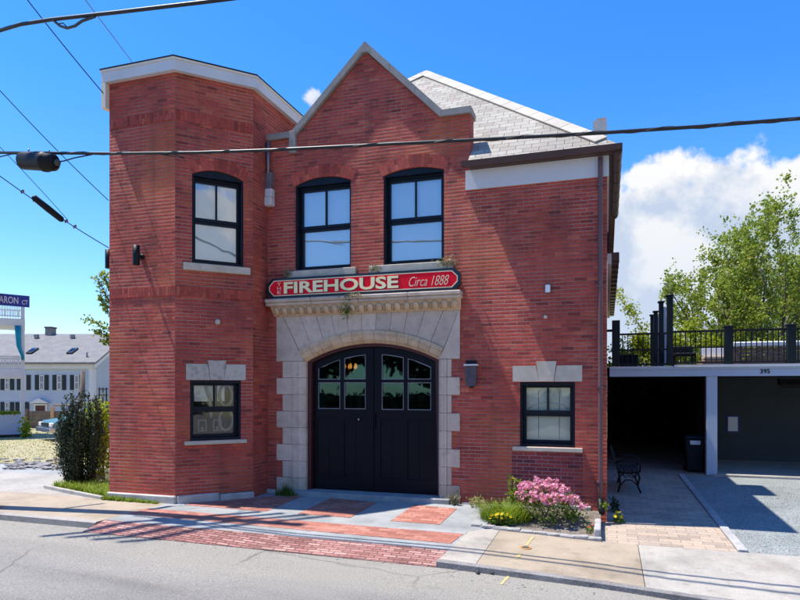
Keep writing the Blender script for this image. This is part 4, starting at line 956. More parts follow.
for a in (-.055, 0, .055): mb.pbox(front, u+a-.006, u+a+.006, z-.20, z+.13, .12, .14)
mb.build('bars', 'lantern_metal', t)
q = front.px(548, 289); t = thing('junction_box', front.P(*q), 'small pale metal box screwed to the brick wall', 'box')
mb = MB(); mb.pbox(front, q[0]-.05, q[0]+.05, q[1]-.075, q[1]+.075, 0, .06, .008); mb.build('box_body', 'grey_metal', t); mb = MB(); mb.pbox(front, q[0]-.04, q[0]+.04, q[1]-.065, q[1]+.065, .061, .07, .004); mb.build('box_lid', 'paper', t)
q = front.px(545.5, 317); tag(MB().lathe(front.P(*q), [(.03, 0), (.035, .02), (.02, .04)], 12, front.N).build('vent_cap', 'stone_sill'), 'tiny round metal cap below the pale box', 'vent cap')
q = cham.px(217.5, 322); tag(MB().lathe(cham.P(*q), [(.05, 0), (.055, .02), (.03, .05)], 12, cham.N).build('vent_cap', 'stone_sill'), 'small round vent cap on the shaded tower brick', 'vent cap')
# ================================================================== CARPORT AND DECK
YC = 16.7; cp = PF((0, YC, 0), (1, 0, 0), (0, -1, 0))
CPT = thing('carport', (2.4, YC, 0), 'white beamed carport with a roof deck right of the firehouse', 'carport')
mb = MB(); mb.pbox(cp, .06, 16, 2.385, 2.55, -.2, 0); mb.pbox(cp, .06, 16, 2.552, 2.60, -.2, .02); mb.build('beam', 'siding', CPT)
mb = MB(); mb.pbox(cp, .06, 1.55, 2.602, 2.635, -.2, .012); mb.pbox(cp, 1.553, 16, 2.602, 2.665, -.2, .045); mb.build('beam_cap', 'white_paint', CPT)
pa, pb = cp.px(706.5, 430)[0], cp.px(717.5, 430)[0]
mb = MB(); mb.pbox(cp, pa, pb, .0, 2.383, -.24, -.02, .006); mb.build('post', 'siding', CPT)
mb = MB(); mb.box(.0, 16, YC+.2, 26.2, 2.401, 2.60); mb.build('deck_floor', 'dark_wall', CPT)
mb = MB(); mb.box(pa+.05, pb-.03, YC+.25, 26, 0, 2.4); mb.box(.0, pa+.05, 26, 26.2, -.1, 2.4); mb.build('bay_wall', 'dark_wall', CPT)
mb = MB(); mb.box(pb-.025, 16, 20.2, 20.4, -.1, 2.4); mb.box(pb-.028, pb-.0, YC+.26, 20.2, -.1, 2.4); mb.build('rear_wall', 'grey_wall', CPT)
mb = MB(); mb.pbox(cp, pb+.01, 16, .0, .045, -.3, .05, .01); mb.build('sill', 'concrete_white', CPT)
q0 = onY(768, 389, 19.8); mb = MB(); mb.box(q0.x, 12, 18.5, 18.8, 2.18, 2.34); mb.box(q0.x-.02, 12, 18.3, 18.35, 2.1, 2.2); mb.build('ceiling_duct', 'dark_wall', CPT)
mb = textmesh('395', cp, cp.px(760.3, 370)[0], cp.px(770, 370)[0], 2.44, 2.545, .002, .012, bold=.01); mb.build('house_number', 'black_metal', CPT)
rw = PF((0, 20.2, 0), (1, 0, 0), (0, -1, 0)); a = rw.px(728, 431); b = rw.px(737.5, 417)
t = thing('notice', rw.P(a[0], a[1], 0), 'small white notice board fixed to the grey carport wall', 'notice')
mb = MB(); mb.pbox(rw, a[0]-.03, b[0]+.03, a[1]-.03, b[1]+.03, 0, .02); mb.build('board', 'street_blue', t); mb = MB(); mb.pbox(rw, a[0], b[0], a[1], b[1], .021, .026); mb.build('sheet', 'paper', t)
# railing
RL = thing('deck_railing', cp.P(3, 2.66, -.1), 'black metal railing along the front of the roof deck', 'railing')
ry = -.10; zt, zm_, zb_ = 3.50, 3.10, 2.74
xs = [cp.px(612, 350)[0], cp.px(620, 350)[0], cp.px(667, 350)[0], cp.px(672, 350)[0], cp.px(725, 350)[0], cp.px(733.5, 350)[0], cp.px(788, 350)[0], cp.px(796.5, 350)[0]]
for (a, b, z1) in ((xs[2], xs[3]+.03, 4.36), (xs[4], xs[5], 3.56), (xs[6], xs[7], 3.56)):
    mb = MB(); mb.pbox(cp, a, b, 2.667, z1, ry-(b-a)/2, ry+(b-a)/2, .006); mb.pbox(cp, a-.02, b+.02, z1+.002, z1+.03, ry-(b-a)/2-.02, ry+(b-a)/2+.02, .01); mb.build('post', 'dark_green', RL)
mb = MB(); mb.pbox(cp, xs[0], xs[1], 2.667, 3.80, ry-.1, ry+.1, .006); mb.pbox(cp, xs[0]-.14, xs[0], 3.52, 3.58, ry-.02, ry+.02); mb.build('post', 'dark_green', RL)
seg = [(xs[1], xs[2]), (xs[3]+.03, xs[4]), (xs[5], xs[6]), (xs[7], xs[7]+2.2)]
nb = 0
for i, (a, b) in enumerate(seg):
    zo = -.03 if i == 0 else 0
    for z, h in ((zt, .045), (zm_, .035), (zb_, .04)):
        if z == zm_ and i > 1: continue
        mb = MB(); mb.pbox(cp, a+.003, b-.003, z+zo-h, z+zo, ry-.025, ry+.025); mb.build('rail', 'black_metal', RL)
    n = int((b-a)/.112)
    for k in range(n):
        u = a+(b-a)*(k+.5)/n; mb = MB(); mb.pbox(cp, u-.011, u+.011, zb_+zo+.001, zt+zo-.046, ry-.011, ry+.011); mb.build('baluster', 'black_metal', RL)
for (x, y, Y, lab) in ((661.5, 303, 18.9, 'tallest dark deck post of the three behind the railing'), (656, 312.5, 21.2, 'middle dark deck post of the three behind the railing'), (652.5, 316, 23.4, 'shortest dark deck post of the three behind the railing')):
    q = onY(x, y, Y); t = thing('deck_post', (q.x, Y, 2.61), lab, 'post', 'posts standing on the roof deck')
    mb = MB(); mb.box(q.x-.07, q.x+.05, Y-.06, Y+.06, 2.61, q.z, .006); mb.build('shaft', 'dark_green', t)
    mb = MB(); mb.box(q.x-.10, q.x+.08, Y-.09, Y+.09, q.z+.001, q.z+.05, .012); mb.build('cap', 'dark_green', t)
    mb = MB(); mb.box(q.x+.055, q.x+.12, Y-.03, Y+.03, 2.61, q.z-.12); mb.build('side_board', 'siding', t)
# wooden screen on the deck with white cap
a = onY(733, 345, 20.5).x; b = onY(800, 345, 20.5).x+2.5
t = thing('deck_screen', (a, 20.5, 2.61), 'brown wooden slat screen with a white top on the roof deck', 'screen')
mb = MB(); z = 2.65
while z < 3.27: mb.box(a, b, 20.47, 20.50, z, z+.085); z += .105
x = a+.1
while x < b: mb.box(x, x+.06, 20.51, 20.56, 2.61, 3.28); x += .55
mb.build('slats', 'screen_wood', t)
mb = MB(); mb.box(a-.02, b, 20.40, 20.60, 3.285, 3.44, .03); mb.build('top_cap', 'white_paint', t)
mb = MB(); x0_ = onY(620, 355, 18.0).x; x1_ = onY(637, 355, 18.0).x; t = thing('planter', (x0_, 18, 2.61), 'long black planter box behind the left part of the railing', 'planter')
mb.box(x0_, x1_, 17.8, 18.2, 2.61, 2.95, .01); mb.build('planter_box', 'black_metal', t); mb = MB(); mb.box(x0_-.02, x1_+.02, 17.78, 18.22, 2.952, 2.985, .008); mb.build('rim', 'dark_green', t)
x0_ = onY(674, 355, 17.6).x; t = thing('patio_chair', (x0_, 17.8, 2.61), 'dark blue patio chair behind the tall railing post', 'chair')
mb = MB(); mb.box(x0_, x0_+.5, 17.5, 18.0, 2.92, 3.0, .02); mb.build('seat', 'black_metal', t); mb = MB(); mb.box(x0_, x0_+.5, 18.0, 18.06, 2.95, 3.2, .02); mb.build('backrest', 'black_metal', t)
for sx in (0, .46):
    for sy in (17.5, 17.96): mb = MB(); mb.box(x0_+sx, x0_+sx+.04, sy, sy+.04, 2.61, 2.92); mb.build('leg', 'black_metal', t)
x0_ = onY(702, 355, 19.0).x; t = thing('patio_sofa', (x0_, 19.2, 2.61), 'tan cushioned patio sofa between the railing posts', 'sofa')
mb = MB(); mb.box(x0_, x0_+.75, 19.0, 19.7, 2.61, 2.86, .02); mb.build('frame', 'screen_wood', t); mb = MB(); mb.box(x0_+.04, x0_+.71, 19.0, 19.6, 2.862, 2.98, .04, 2); mb.build('cushion', 'tan_cloth', t); mb = MB(); mb.box(x0_+.04, x0_+.71, 19.55, 19.7, 2.99, 3.25, .04, 2); mb.build('back_cushion', 'paper', t)
# bin
q = g(694, 473); q = Vector((onY(694, 473, 17.3).x, 17.3, 0)); t = thing('trash_bin', q, 'dark wheeled bin with a pale label on its lid beside the white post', 'bin')
mb = MB(); mb.hexa([(q.x-.17, 17.15, .04), (q.x+.17, 17.15, .04), (q.x+.23, 17.05, .84), (q.x-.23, 17.05, .84), (q.x-.17, 17.5, .04), (q.x+.17, 17.5, .04), (q.x+.23, 17.55, .84), (q.x-.23, 17.55, .84)], .02); mb.build('bin_body', 'dark_green', t)
mb = MB(); mb.hexa([(q.x-.25, 17.02, .845), (q.x+.25, 17.02, .845), (q.x+.22, 17.06, .92), (q.x-.22, 17.06, .92), (q.x-.25, 17.6, .845), (q.x+.25, 17.6, .845), (q.x+.22, 17.55, .96), (q.x-.22, 17.55, .96)], .02); mb.build('lid', 'dark_green', t)
mb = MB(); mb.hexa([(q.x-.11, 17.062, .70), (q.x+.11, 17.062, .70), (q.x+.12, 17.05, .80), (q.x-.12, 17.05, .80), (q.x-.11, 17.075, .70), (q.x+.11, 17.075, .70), (q.x+.12, 17.065, .80), (q.x-.12, 17.065, .80)]); mb.build('label_plate', 'paper', t)
for sx in (-.2, .2): mb = MB(); mb.cyl((q.x+sx-.025, 17.5, .09), (q.x+sx+.025, 17.5, .09), .09, None, 14); mb.build('wheel', 'rubber', t)
# bench, side on, back to the wall
BN = thing('park_bench', (.4, 14.0, 0), 'black iron garden bench with slatted seat standing in the shade by the wall', 'bench')
for y in (13.55, 14.75):
    mb = MB()
    mb.tube([(.22, y, 0), (.26, y, .18), (.24, y, .42), (.16, y, .62), (.07, y, .88)], .022, 6)
    mb.tube([(.66, y, 0), (.60, y, .15), (.64, y, .32), (.60, y, .42)], .022, 6)
    mb.tube([(.20, y, .42), (.40, y, .40), (.64, y, .43)], .022, 6)
    mb.tube([(.16, y, .62), (.36, y, .66), (.56, y, .64), (.66, y, .60), (.64, y, .43)], .02, 6)
    mb.tube([(.27, y, .15), (.36, y, .26), (.48, y, .26), (.60, y, .16)], .014, 5); mb.tube([(.30, y, .40), (.36, y, .30), (.42, y, .36), (.50, y, .30), (.58, y, .40)], .012, 5)
    mb.build('iron_end', 'black_metal', BN)
mb = MB()
for k in range(5): mb.box(.22+k*.085, .29+k*.085, 13.5, 14.8, .435, .46, .005)
mb.build('seat', 'bench_wood', BN)
mb = MB()
for k in range(4): mb.obox((.17-k*.028, 14.15, .56+k*.09), (.01, 0, .003), (0, .65, 0), (-.011, 0, .034), .003)
mb.build('backrest', 'bench_wood', BN)
BN.location = (.4, 14.35, -.07)
# ================================================================== PLANTS AT THE WALL
def shrub_leaves(V, Fc, rnd, c, rx, ry, rz, n, ls, lw=.35, shell=.55):
    for i in range(n):
        d = rv(rnd); k = shell+(1-shell)*rnd.random(); q = Vector(c)+Vector((d.x*rx, d.y*ry, d.z*rz))*k
        leaf(V, Fc, q, (d+rv(rnd)*.8).normalized(), rv(rnd), ls*rnd.uniform(.6, 1.3), ls*lw)
# azalea
rnd = random.Random(21); q = Vector((onY(550, 520, 10.45).x, 10.45, zG(-.8, 10.45)+.02))
AZL = thing('azalea', q, 'azalea bush covered in bright pink blossom against the brick wall', 'shrub')
mb = MB(); tips = []
for k in range(11):
    a_ = rnd.uniform(0, 6.28); branch(mb, tips, rnd, q+Vector((rnd.uniform(-.12, .12), rnd.uniform(-.08, .08), -.03)), Vector((math.cos(a_)*.75, math.sin(a_)*.5, .9)).normalized(), .36, .010, 1, .15, .8, 3)
mb.build('stems', 'bark', AZL)
V, Fc = [], []; PV, PFc = [], []
cl_ = []
for k in range(84):
    a_ = rnd.uniform(0, 6.28); rr = rnd.random()**.5; u = math.cos(a_)*rr; w = math.sin(a_)*rr
    h = .40+.20*(1-u*u)-.11*u+rnd.uniform(-.09, .05)-(rnd.uniform(.04, .2) if w < -.45 else 0); cl_.append(q+Vector((u*.55, w*.34, h*.96)))
for c in cl_:
    for i in range(rnd.randint(5, 12)):
        p = c+rv(rnd)*.06*rnd.random()**.5; ax = (rv(rnd)+Vector((0, -.7, .7))).normalized(); t1 = ax.cross(Vector((.3, .5, .8))).normalized(); t2 = ax.cross(t1)
        for j in range(5):
            aa = j*1.2566; dr = (t1*math.cos(aa)+t2*math.sin(aa)+ax*.35).normalized(); leaf(PV, PFc, p, dr, ax, .036, .013)
for i in range(1500):
    c = rnd.choice(cl_); p = c+Vector((rnd.uniform(-.1, .1), rnd.uniform(-.1, .1), -rnd.random()*.40)); leaf(V, Fc, p, rv(rnd), rv(rnd), .048, .014)
pyd('blossom', PV, PFc, 'petal_pink', AZL); pyd('foliage', V, Fc, 'leaf_green', AZL)
# ornamental grass clump
rnd = random.Random(5); q = Vector((onY(506, 515, 10.4).x, 10.4, zG(-1.3, 10.4)+.01)); GC = thing('grass_clump', q, 'bright yellow green clump of long grass left of the azalea', 'grass clump')
V, Fc = [], []
for i in range(1500):
    a_ = rnd.uniform(0, 6.28); rr = rnd.random()**.6; p = q+Vector((math.cos(a_)*rr*.42, math.sin(a_)*rr*.34, .0))
    blade(V, Fc, p, rnd.uniform(.18, .42)*(1.05-.4*rr), rnd.uniform(.3, 1.0), a_+rnd.uniform(-.8, .8), rnd.uniform(.005, .010), 4)
pyd('blades', V, Fc, 'leaf_grass', GC)
def flowers(name, label, c, rx, ry, n, h, petal, seed, ps=.03, leafmat_='leaf_green'):
    rnd = random.Random(seed); t = thing(name, c, label, 'flowers'); V, Fc, PV, PFc = [], [], [], []; mb = MB()
    for i in range(n):
        p = Vector(c)+Vector((rnd.uniform(-rx, rx), rnd.uniform(-ry, ry), 0)); hh = h*rnd.uniform(.6, 1.1); tip = p+Vector((rnd.uniform(-.04, .04), rnd.uniform(-.04, .04), hh)); mb.tube([p, tip], .003, 4)
        ax = (rv(rnd)*.5+Vector((0, -.5, .8))).normalized(); t1 = ax.cross(Vector((.3, .5, .8))).normalized(); t2 = ax.cross(t1)
        for j in range(7): aa = j*.8976; leaf(PV, PFc, tip, (t1*math.cos(aa)+t2*math.sin(aa)+ax*.25).normalized(), ax, ps, ps*.35)
        for j in range(7): leaf(V, Fc, p+Vector((0, 0, hh*rnd.random()*.7)), (rv(rnd)+Vector((0, 0, .6))).normalized(), rv(rnd), .07, .016)
    mb.build('stems', leafmat_, t); pyd('blossom', PV, PFc, petal, t); pyd('foliage', V, Fc, leafmat_, t); return t
q = onY(501, 518, 10.05); flowers('yellow_flowers', 'low patch of yellow flowers in front of the grass clump', (q.x, 10.05, zG(q.x, 10.05)+.02), .17, .07, 34, .17, 'petal_yellow', 3)
q = g(619, 523); flowers('yellow_flowers', 'few yellow flowers growing at the corner of the driveway', (q.x, q.y, q.z), .07, .10, 9, .16, 'petal_yellow', 4, .035)
q = g(607, 535); flowers('red_flower', 'tiny red flower with pale leaves by the end cobble', (-.24, 10.15, zG(-.24, 10.15)+.02), .05, .05, 3, .10, 'petal_red', 8, .022)
def weed(name, label, c, r, h, n, mat, seed, ls=.07, cat='weed'):
    rnd = random.Random(seed); t = thing(name, c, label, cat); V, Fc = [], []; mb = MB()
    for i in range(6):
        a_ = rnd.uniform(0, 6.28); tip = Vector(c)+Vector((math.cos(a_)*r*.7, math.sin(a_)*r*.7, h*rnd.uniform(.5, 1))); mb.tube([Vector(c), Vector(c).lerp(tip, .5)+Vector((0, 0, h*.1)), tip], .004, 4)
        for j in range(n//6): f = rnd.random(); leaf(V, Fc, Vector(c).lerp(tip, f)+rv(rnd)*r*.3, (rv(rnd)+Vector((0, 0, .4))).normalized(), rv(rnd), ls*rnd.uniform(.6, 1.3), ls*.22)
    mb.build('stems', mat, t); pyd('foliage', V, Fc, mat, t); return t
q = onY(523, 500, 10.6); weed('leafy_weed', 'tall green weed standing behind the left edge of the azalea', (onY(512, 500, 10.75).x, 10.75, 0), .13, .62, 110, 'leaf_grass', 31, .09)
q = g(570, 520); weed('leafy_weed', 'small dark green plant below the right side of the azalea', (q.x, q.y, q.z+.02), .14, .16, 80, 'leaf_green', 32, .08)
q = g(616, 512); weed('leafy_weed', 'dark broad leaved weed in the shade at the building corner', (q.x, q.y, q.z), .09, .26, 70, 'leaf_dark', 33, .11)
q = g(610, 515); weed('leafy_weed', 'thin tuft of grass by the downspout outlet', (-.06, 11.05, .02), .07, .20, 60, 'leaf_grass', 34, .07)
q = g(455, 498); weed('dry_weed', 'tan dried tuft at the foot of the right door jamb', (-2.60, 11.06, .0), .10, .20, 120, 'leaf_dry', 35, .08)
weed('dry_weed', 'straggly weeds along the base of the wall left of the flower bed', (-2.15, 11.05, .0), .24, .15, 160, 'leaf_lawn', 36, .07)
q = onY(288, 488, 10.95); 
rnd = random.Random(6); q = Vector((onY(286, 488, 11.0).x, 11.0, 0)); t = thing('grass_tuft', q, 'green tuft of weeds at the foot of the left door jamb', 'grass tuft'); V, Fc = [], []
for i in range(330):
    a_ = rnd.uniform(0, 6.28); rr = rnd.random(); blade(V, Fc, q+Vector((math.cos(a_)*rr*.26, math.sin(a_)*rr*.12, 0)), rnd.uniform(.08, .30)*(1.1-.6*rr), rnd.uniform(.2, .8), rnd.uniform(0, 6.28), .006, 3)
pyd('blades', V, Fc, 'leaf_green', t)
def wallweed(px, py, label, mat, seed, pf=front, r=.10, d=.06, n=90, drop=.14):
    rnd = random.Random(seed); u, z = pf.px(px, py); c = pf.P(u, z, d); t = thing('wall_weed', c, label, 'weed'); V, Fc = [], []; mb = MB()
    for i in range(5): tip = c+pf.U*rnd.uniform(-r, r)+UP*rnd.uniform(-drop, drop*.6)+pf.N*rnd.uniform(0, .08); mb.tube([c, c.lerp(tip, .5)+pf.N*.02, tip], .003, 4)
    for i in range(n): leaf(V, Fc, c+pf.U*rnd.gauss(0, r*.6)+UP*rnd.gauss(0, drop*.5)+pf.N*rnd.uniform(0, .09), rv(rnd), rv(rnd), .05, .014)
    mb.build('stems', mat, t); pyd('foliage', V, Fc, mat, t)
wallweed(350.5, 312, 'dark green weed hanging from the egg and dart band', 'leaf_green', 41, d=.17, r=.09)
wallweed(265.5, 300, 'green weed sprouting from the brick in the tower corner', 'leaf_green', 42, r=.07, d=.05)
wallweed(449, 263, 'dry weed mat at the right end of the second window sill', 'leaf_dry', 43, r=.16, d=.05, n=150, drop=.10)
wallweed(376, 269, 'pale dry weed at the left end of the second window sill', 'leaf_dry', 44, r=.09, d=.05, n=70, drop=.07)
wallweed(290, 274, 'grey dead weed at the left end of the first window sill', 'leaf_dry', 45, r=.08, d=.06, n=70, drop=.06)
wallweed(358, 297, 'dry weed growing along the cornice under the sign', 'leaf_dry', 46, r=.2, d=.2, n=90, drop=.03)
# cobbles edging the bed
cob = [(476, 526.5), (488, 528.5), (500, 530), (513, 531.5), (526, 533), (540, 534.5), (553.5, 536.2), (567, 537.8), (581, 539.3), (594, 540.8)]
names = ['leftmost rounded', 'second from left', 'third from left', 'fourth from left', 'fifth from left', 'sixth from left', 'fourth from right', 'third from right', 'second from right', 'rightmost']
for i, (x, y) in enumerate(cob):
    q = g(x, y); m = MB(); L = .112 if i else .085
    m.box(q.x-L, q.x+L, q.y-.02, q.y+.10, q.z-.08, q.z+.045+R.uniform(-.01, .015), .022, 2)
    for v_ in m.bm.verts: v_.co += rv(R)*.006
    tag(m.build('cobble', 'cobble'), '%s grey cobble in the row edging the flower bed' % names[i], 'cobble', 'cobbles edging the flower bed')
m = MB(); m.box(-.19, -.09, 9.92, 10.75, -.4, -.02, .025, 2); tag(m.build('end_stone', 'granite'), 'long pale granite block closing the right end of the flower bed', 'stone block')
# ================================================================== LEFT SIDE: STREET CORNER, PLANTS, HOUSES
# dark evergreen shrub of upright shoots
rnd = random.Random(12); q = g(80, 484); ES = thing('evergreen_shrub', q, 'dense dark evergreen shrub with upright shoots beside the tower', 'shrub')
sc = (FWD.dot(q-CAM))/F; V, Fc = [], []; mb = MB()
for k in range(80):
    a_ = rnd.uniform(0, 6.28); rr = rnd.random()**.5; bx = Vector((math.cos(a_)*rr*12*sc, math.sin(a_)*rr*12*sc, 0))
    top = q+Vector((math.cos(a_)*rr*21*sc, math.sin(a_)*rr*16*sc, (88-20*rr*rr+rnd.uniform(-26, 12))*sc)); b_ = q+bx
    mb.tube([b_, b_.lerp(top, .5)+bx*.25, top], .010, 4)
    for i in range(115):
        f = rnd.random()**.7; p = b_.lerp(top, f)+bx*.5*math.sin(f*3.14)+rv(rnd)*.07*(1.15-f*.8); leaf(V, Fc, p, (Vector((0, 0, .9))+rv(rnd)*.8).normalized(), rv(rnd), rnd.uniform(.035, .085), .015)
mb.build('stems', 'leaf_dark', ES); pyd('foliage', V, Fc, 'leaf_dark', ES)
rnd = random.Random(13); q = at(101, 440, 15.0); q.z = 0; FS = thing('yellow_shrub', q, 'yellow green shrub squeezed between the evergreen and the tower', 'shrub'); V, Fc = [], []; mb = MB(); tips = []
for k in range(9): branch(mb, tips, rnd, q+Vector((rnd.uniform(-.15, .15), rnd.uniform(-.2, .2), 0)), Vector((rnd.uniform(-.35, .25), rnd.uniform(-.3, .3), 1)).normalized(), 1.1, .014, 1, .4, .5)
mb.build('stems', 'bark', FS)
for p, d in tips:
    for i in range(12): leaf(V, Fc, p+rv(rnd)*.16, rv(rnd), rv(rnd), .085, .026)
for i in range(900): leaf(V, Fc, q+Vector((rnd.uniform(-.26, .26), rnd.uniform(-.3, .3), rnd.uniform(.05, 1.75))), rv(rnd), rv(rnd), .085, .026)
pyd('foliage', V, Fc, 'leaf_yellow', FS)
q = g(57, 470); weed('bare_sapling', 'thin leafless sapling in front of the evergreen shrub', (q.x, q.y, 0), .45, 1.1, 90, 'leaf_dry', 51, .08, 'sapling')
def pix(p):
    d = p-CAM; t = d.dot(FWD); return 400+F*d.dot(RIGHT)/t, HY-F*d.z/t
rnd = random.Random(61); q = at(124, 310, 21); q.z = 0; t = thing('birch_tree', q, 'tree whose pale green sprays poke out behind the tower', 'tree'); mb = MB(); V, Fc = [], []
mb.tube([q, q+Vector((0, 0, 2)), at(122, 322, 21), at(120, 280, 21)], [.14, .11, .08, .04], 8)
for (a, b, c) in (((121, 335), (106, 328), (85, 318)), ((121, 322), (108, 300), (96, 276)), ((121, 338), (110, 336), (95, 331)), ((121, 318), (108, 312), (100, 296)), ((121, 345), (112, 344), (104, 340)), ((122, 300), (110, 288), (102, 272))):
    A, B, D = at(*a, 21), at(*b, 21), at(*c, 21)
    mb.tube([A, B, D], [.03, .018, .008], 5)
    for i in range(170):
        f = rnd.random()**.7; p = (A.lerp(B, f*2) if f < .5 else B.lerp(D, f*2-1))+rv(rnd)*rnd.random()*.16; leaf(V, Fc, p, (rv(rnd)+(D-A).normalized()*.4).normalized(), (rv(rnd)+UP*.5).normalized(), rnd.uniform(.07, .15), .038)
mb.build('trunk', 'bark', t); pyd('crown', V, Fc, 'leaf_spring', t)
# utility pole just outside the frame
pp = g(-11.5, 507); UPL = thing('utility_pole', (pp.x, pp.y, -.1), 'tall weathered wooden utility pole with four crossarms at the street corner', 'utility pole')
mb = MB(); mb.tube([(pp.x, pp.y, -.3), (pp.x+.02, pp.y-.01, 6), (pp.x+.05, pp.y-.04, 13.6)], [.17, .15, .11], 14); mb.build('pole_shaft', 'utility_wood', UPL)
ca = Vector((-.7, -.72, 0)).normalized(); cb = Vector((ca.y, -ca.x, 0))
for k, z in enumerate((12.9, 11.9, 10.9, 9.9)):
    c = Vector((pp.x+.05, pp.y-.03, z)); mb = MB(); mb.obox(c+ca*.75+cb*.17, ca*1.65, cb*.05, UP*.06, .008); arm = mb.build('crossarm', 'utility_wood', UPL)
    for f in (-.8, 1.2, 2.2): mb = MB(); mb.lathe(c+ca*f+cb*.17+UP*.06, [(.012, 0), (.012, .06), (.05, .07), (.03, .11), (.045, .13), (.02, .18)], 10); mb.build('insulator', 'grey_metal', arm)
# street sign mounted on the pole
sa_ = at(-24, 288.5, 11.15); sb_ = at(29.5, 296, 11.75)
sa_ = Vector((sa_.x, sa_.y, 0)); sb_ = Vector((sb_.x, sb_.y, 0)); sU = (sb_-sa_); SL = sU.length; sU.normalize(); SPF = PF(sa_, sU, (sU.y, -sU.x, 0))
zt_ = SPF.px(29.0, 296)[1]; zb_ = SPF.px(29.0, 307.5)[1]
t = thing('street_sign', SPF.P(0, zb_, 0), 'blue street name plate reading SHARON CT at the left edge', 'street sign')
mb = MB(); mb.pbox(SPF, 0, SL, zb_, zt_, -.003, .003); mb.build('plate', 'street_blue', t)
h = zt_-zb_; xA = SPF.px(0, 300)[0]; xN = SPF.px(18.2, 300)[0]
w_ = (xN-xA)/4.05; textmesh('SHARON', SPF, xN-6.05*w_, xN, zb_+h*.22, zb_+h*.80, .0035, .002, bold=.012).build('letters', 'paper', t)
textmesh('CT', SPF, SPF.px(21.8, 300)[0], SPF.px(27.8, 300)[0], zb_+h*.22, zb_+h*.60, .0035, .002, bold=.01).build('small_letters', 'paper', t)
mb = MB(); mb.pbox(SPF, .0, .06, zb_-.01, zt_+.01, -.20, -.004); mb.build('bracket', 'grey_metal', t)
# ------------------------------------------------------------------ overhead cables
def sag(p0, p1, s, n=24):
    p0, p1 = Vector(p0), Vector(p1); return [p0.lerp(p1, k/n)-UP*(s*4*(k/n)*(1-k/n)) for k in range(n+1)]
def cablepts(pxs, line):   # points where picture rays cross a vertical plane through two ground points
    a, b = line; U = Vector((b[0]-a[0], b[1]-a[1], 0)).normalized(); pf = PF((a[0], a[1], 0), U, (U.y, -U.x, 0)); return [pf.P(*pf.px(*q)) for q in pxs]
def under(pts, hs):      # ground shadows -> plan position of the cable that casts them
    return [(g(x, y).x-.415*h, g(x, y).y-.055*h) for (x, y), h in zip(pts, hs)]
l_ = under([(400, 543), (700, 578)], [5.2, 4.6]); dxy = ((l_[1][0]-l_[0][0]), (l_[1][1]-l_[0][1]))
LN = (l_[0], l_[1]); k_ = (-10.3-l_[0][0])/dxy[0]; LNS = dxy[1]/dxy[0]; print('cable line', LN, 'at pole', l_[0][1]+dxy[1]*k_)
k1 = cablepts([(-1, 152.6), (60, 153), (120, 153.6), (200, 152.5), (270, 150), (400, 143.5), (500, 138.5), (600, 133), (700, 126.5), (800, 118.5)], LN)
k1 = k1+[k1[-1]+(k1[-1]-k1[-2])*q for q in (1, 3)]
t = thing('overhead_cable', k1[0], 'thick black cable bundle crossing the whole facade', 'cable')
MB().tube(k1, .024, 8).build('main_cable', 'cable', t)
pts = []
for i in range(200):
    f = i/199*(len(k1)-2); j = int(f); p = k1[j].lerp(k1[j+1], f-j); a_ = i*.45; pts.append(p+UP*.024*math.cos(a_)+Vector((0, 1, 0))*.024*math.sin(a_))
MB().tube(pts, .006, 5).build('lashing_wire', 'cable_grey', t)
k1b = cablepts([(-1, 157), (12, 154), (40, 153.8), (110, 154.5), (150, 152.5), (172, 156), (184, 158), (165, 151), (200, 151.5)], LN); MB().tube(k1b, .010, 6).build('loose_wire', 'cable', t)
LN2 = under([(400, 545.5), (700, 583.5)], [7.9, 7.1])
ka = cablepts([(0, 31.0), (20, 24.5), (52, 19.5), (120, 12), (200, 2.5), (260, -5)], LN2); ka[0] += Vector((-.2, 0, .0)); ka += [ka[-1]+(ka[-1]-ka[-2])*q for q in (2, 5, 9)]
t = thing('overhead_cable', ka[0], 'thick black cable rising across the top left corner of the sky', 'cable')
MB().tube(ka, .030, 8).build('main_cable', 'cable', t)
kl = cablepts([(52, 18.5), (54, 21), (60, 26), (67, 28.2), (75, 26), (82, 21), (95, 16.5)], LN2); MB().tube(kl, .022, 8).build('slack_loop', 'cable_grey', t)
kl = cablepts([(52, 18), (58, 24), (63, 23), (67, 27)], LN2); MB().tube(kl, .010, 6).build('slack_loop', 'cable_grey', t)
kl = cablepts([(-1, 32), (6, 29), (14, 25.5)], LN2); MB().tube(kl, .012, 6).build('loose_wire', 'cable', t)
# splice enclosure hung on the main cable
e0, e1 = cablepts([(22, 160.5), (56, 162.5)], ((LN[0][0], LN[0][1]-.05), (LN[1][0], LN[1][1]-.05))); t = thing('splice_case', e0, 'fat black splice case hanging under the cable bundle', 'splice case')
d = (e1-e0); L = d.length; r_ = 9.0*10.9/F
MB().lathe(e0, [(r_*.75, 0), (r_*.95, L*.04), (r_*.95, L*.62), (r_*1.05, L*.64), (r_*1.05, L*.74), (r_*.95, L*.76), (r_*.9, L*.93), (r_*.55, L)], 20, d).build('case_body', 'black_metal', t)
MB().lathe(e1, [(r_*.35, -.02), (r_*.35, .05), (r_*.12, .07)], 12, d).build('cable_port', 'cable_grey', t)
kk = cablepts([(57, 162), (64, 161), (74, 158), (92, 154.5)], LN); MB().tube(kk, .011, 6).build('port_cable', 'cable', t)
mb = MB()
for f in (.2, .8): mb.tube([e0+d*f+UP*r_*.9, e0+d*f+UP*(r_+.05)], .012, 6)
mb.build('hanger', 'grey_metal', t)
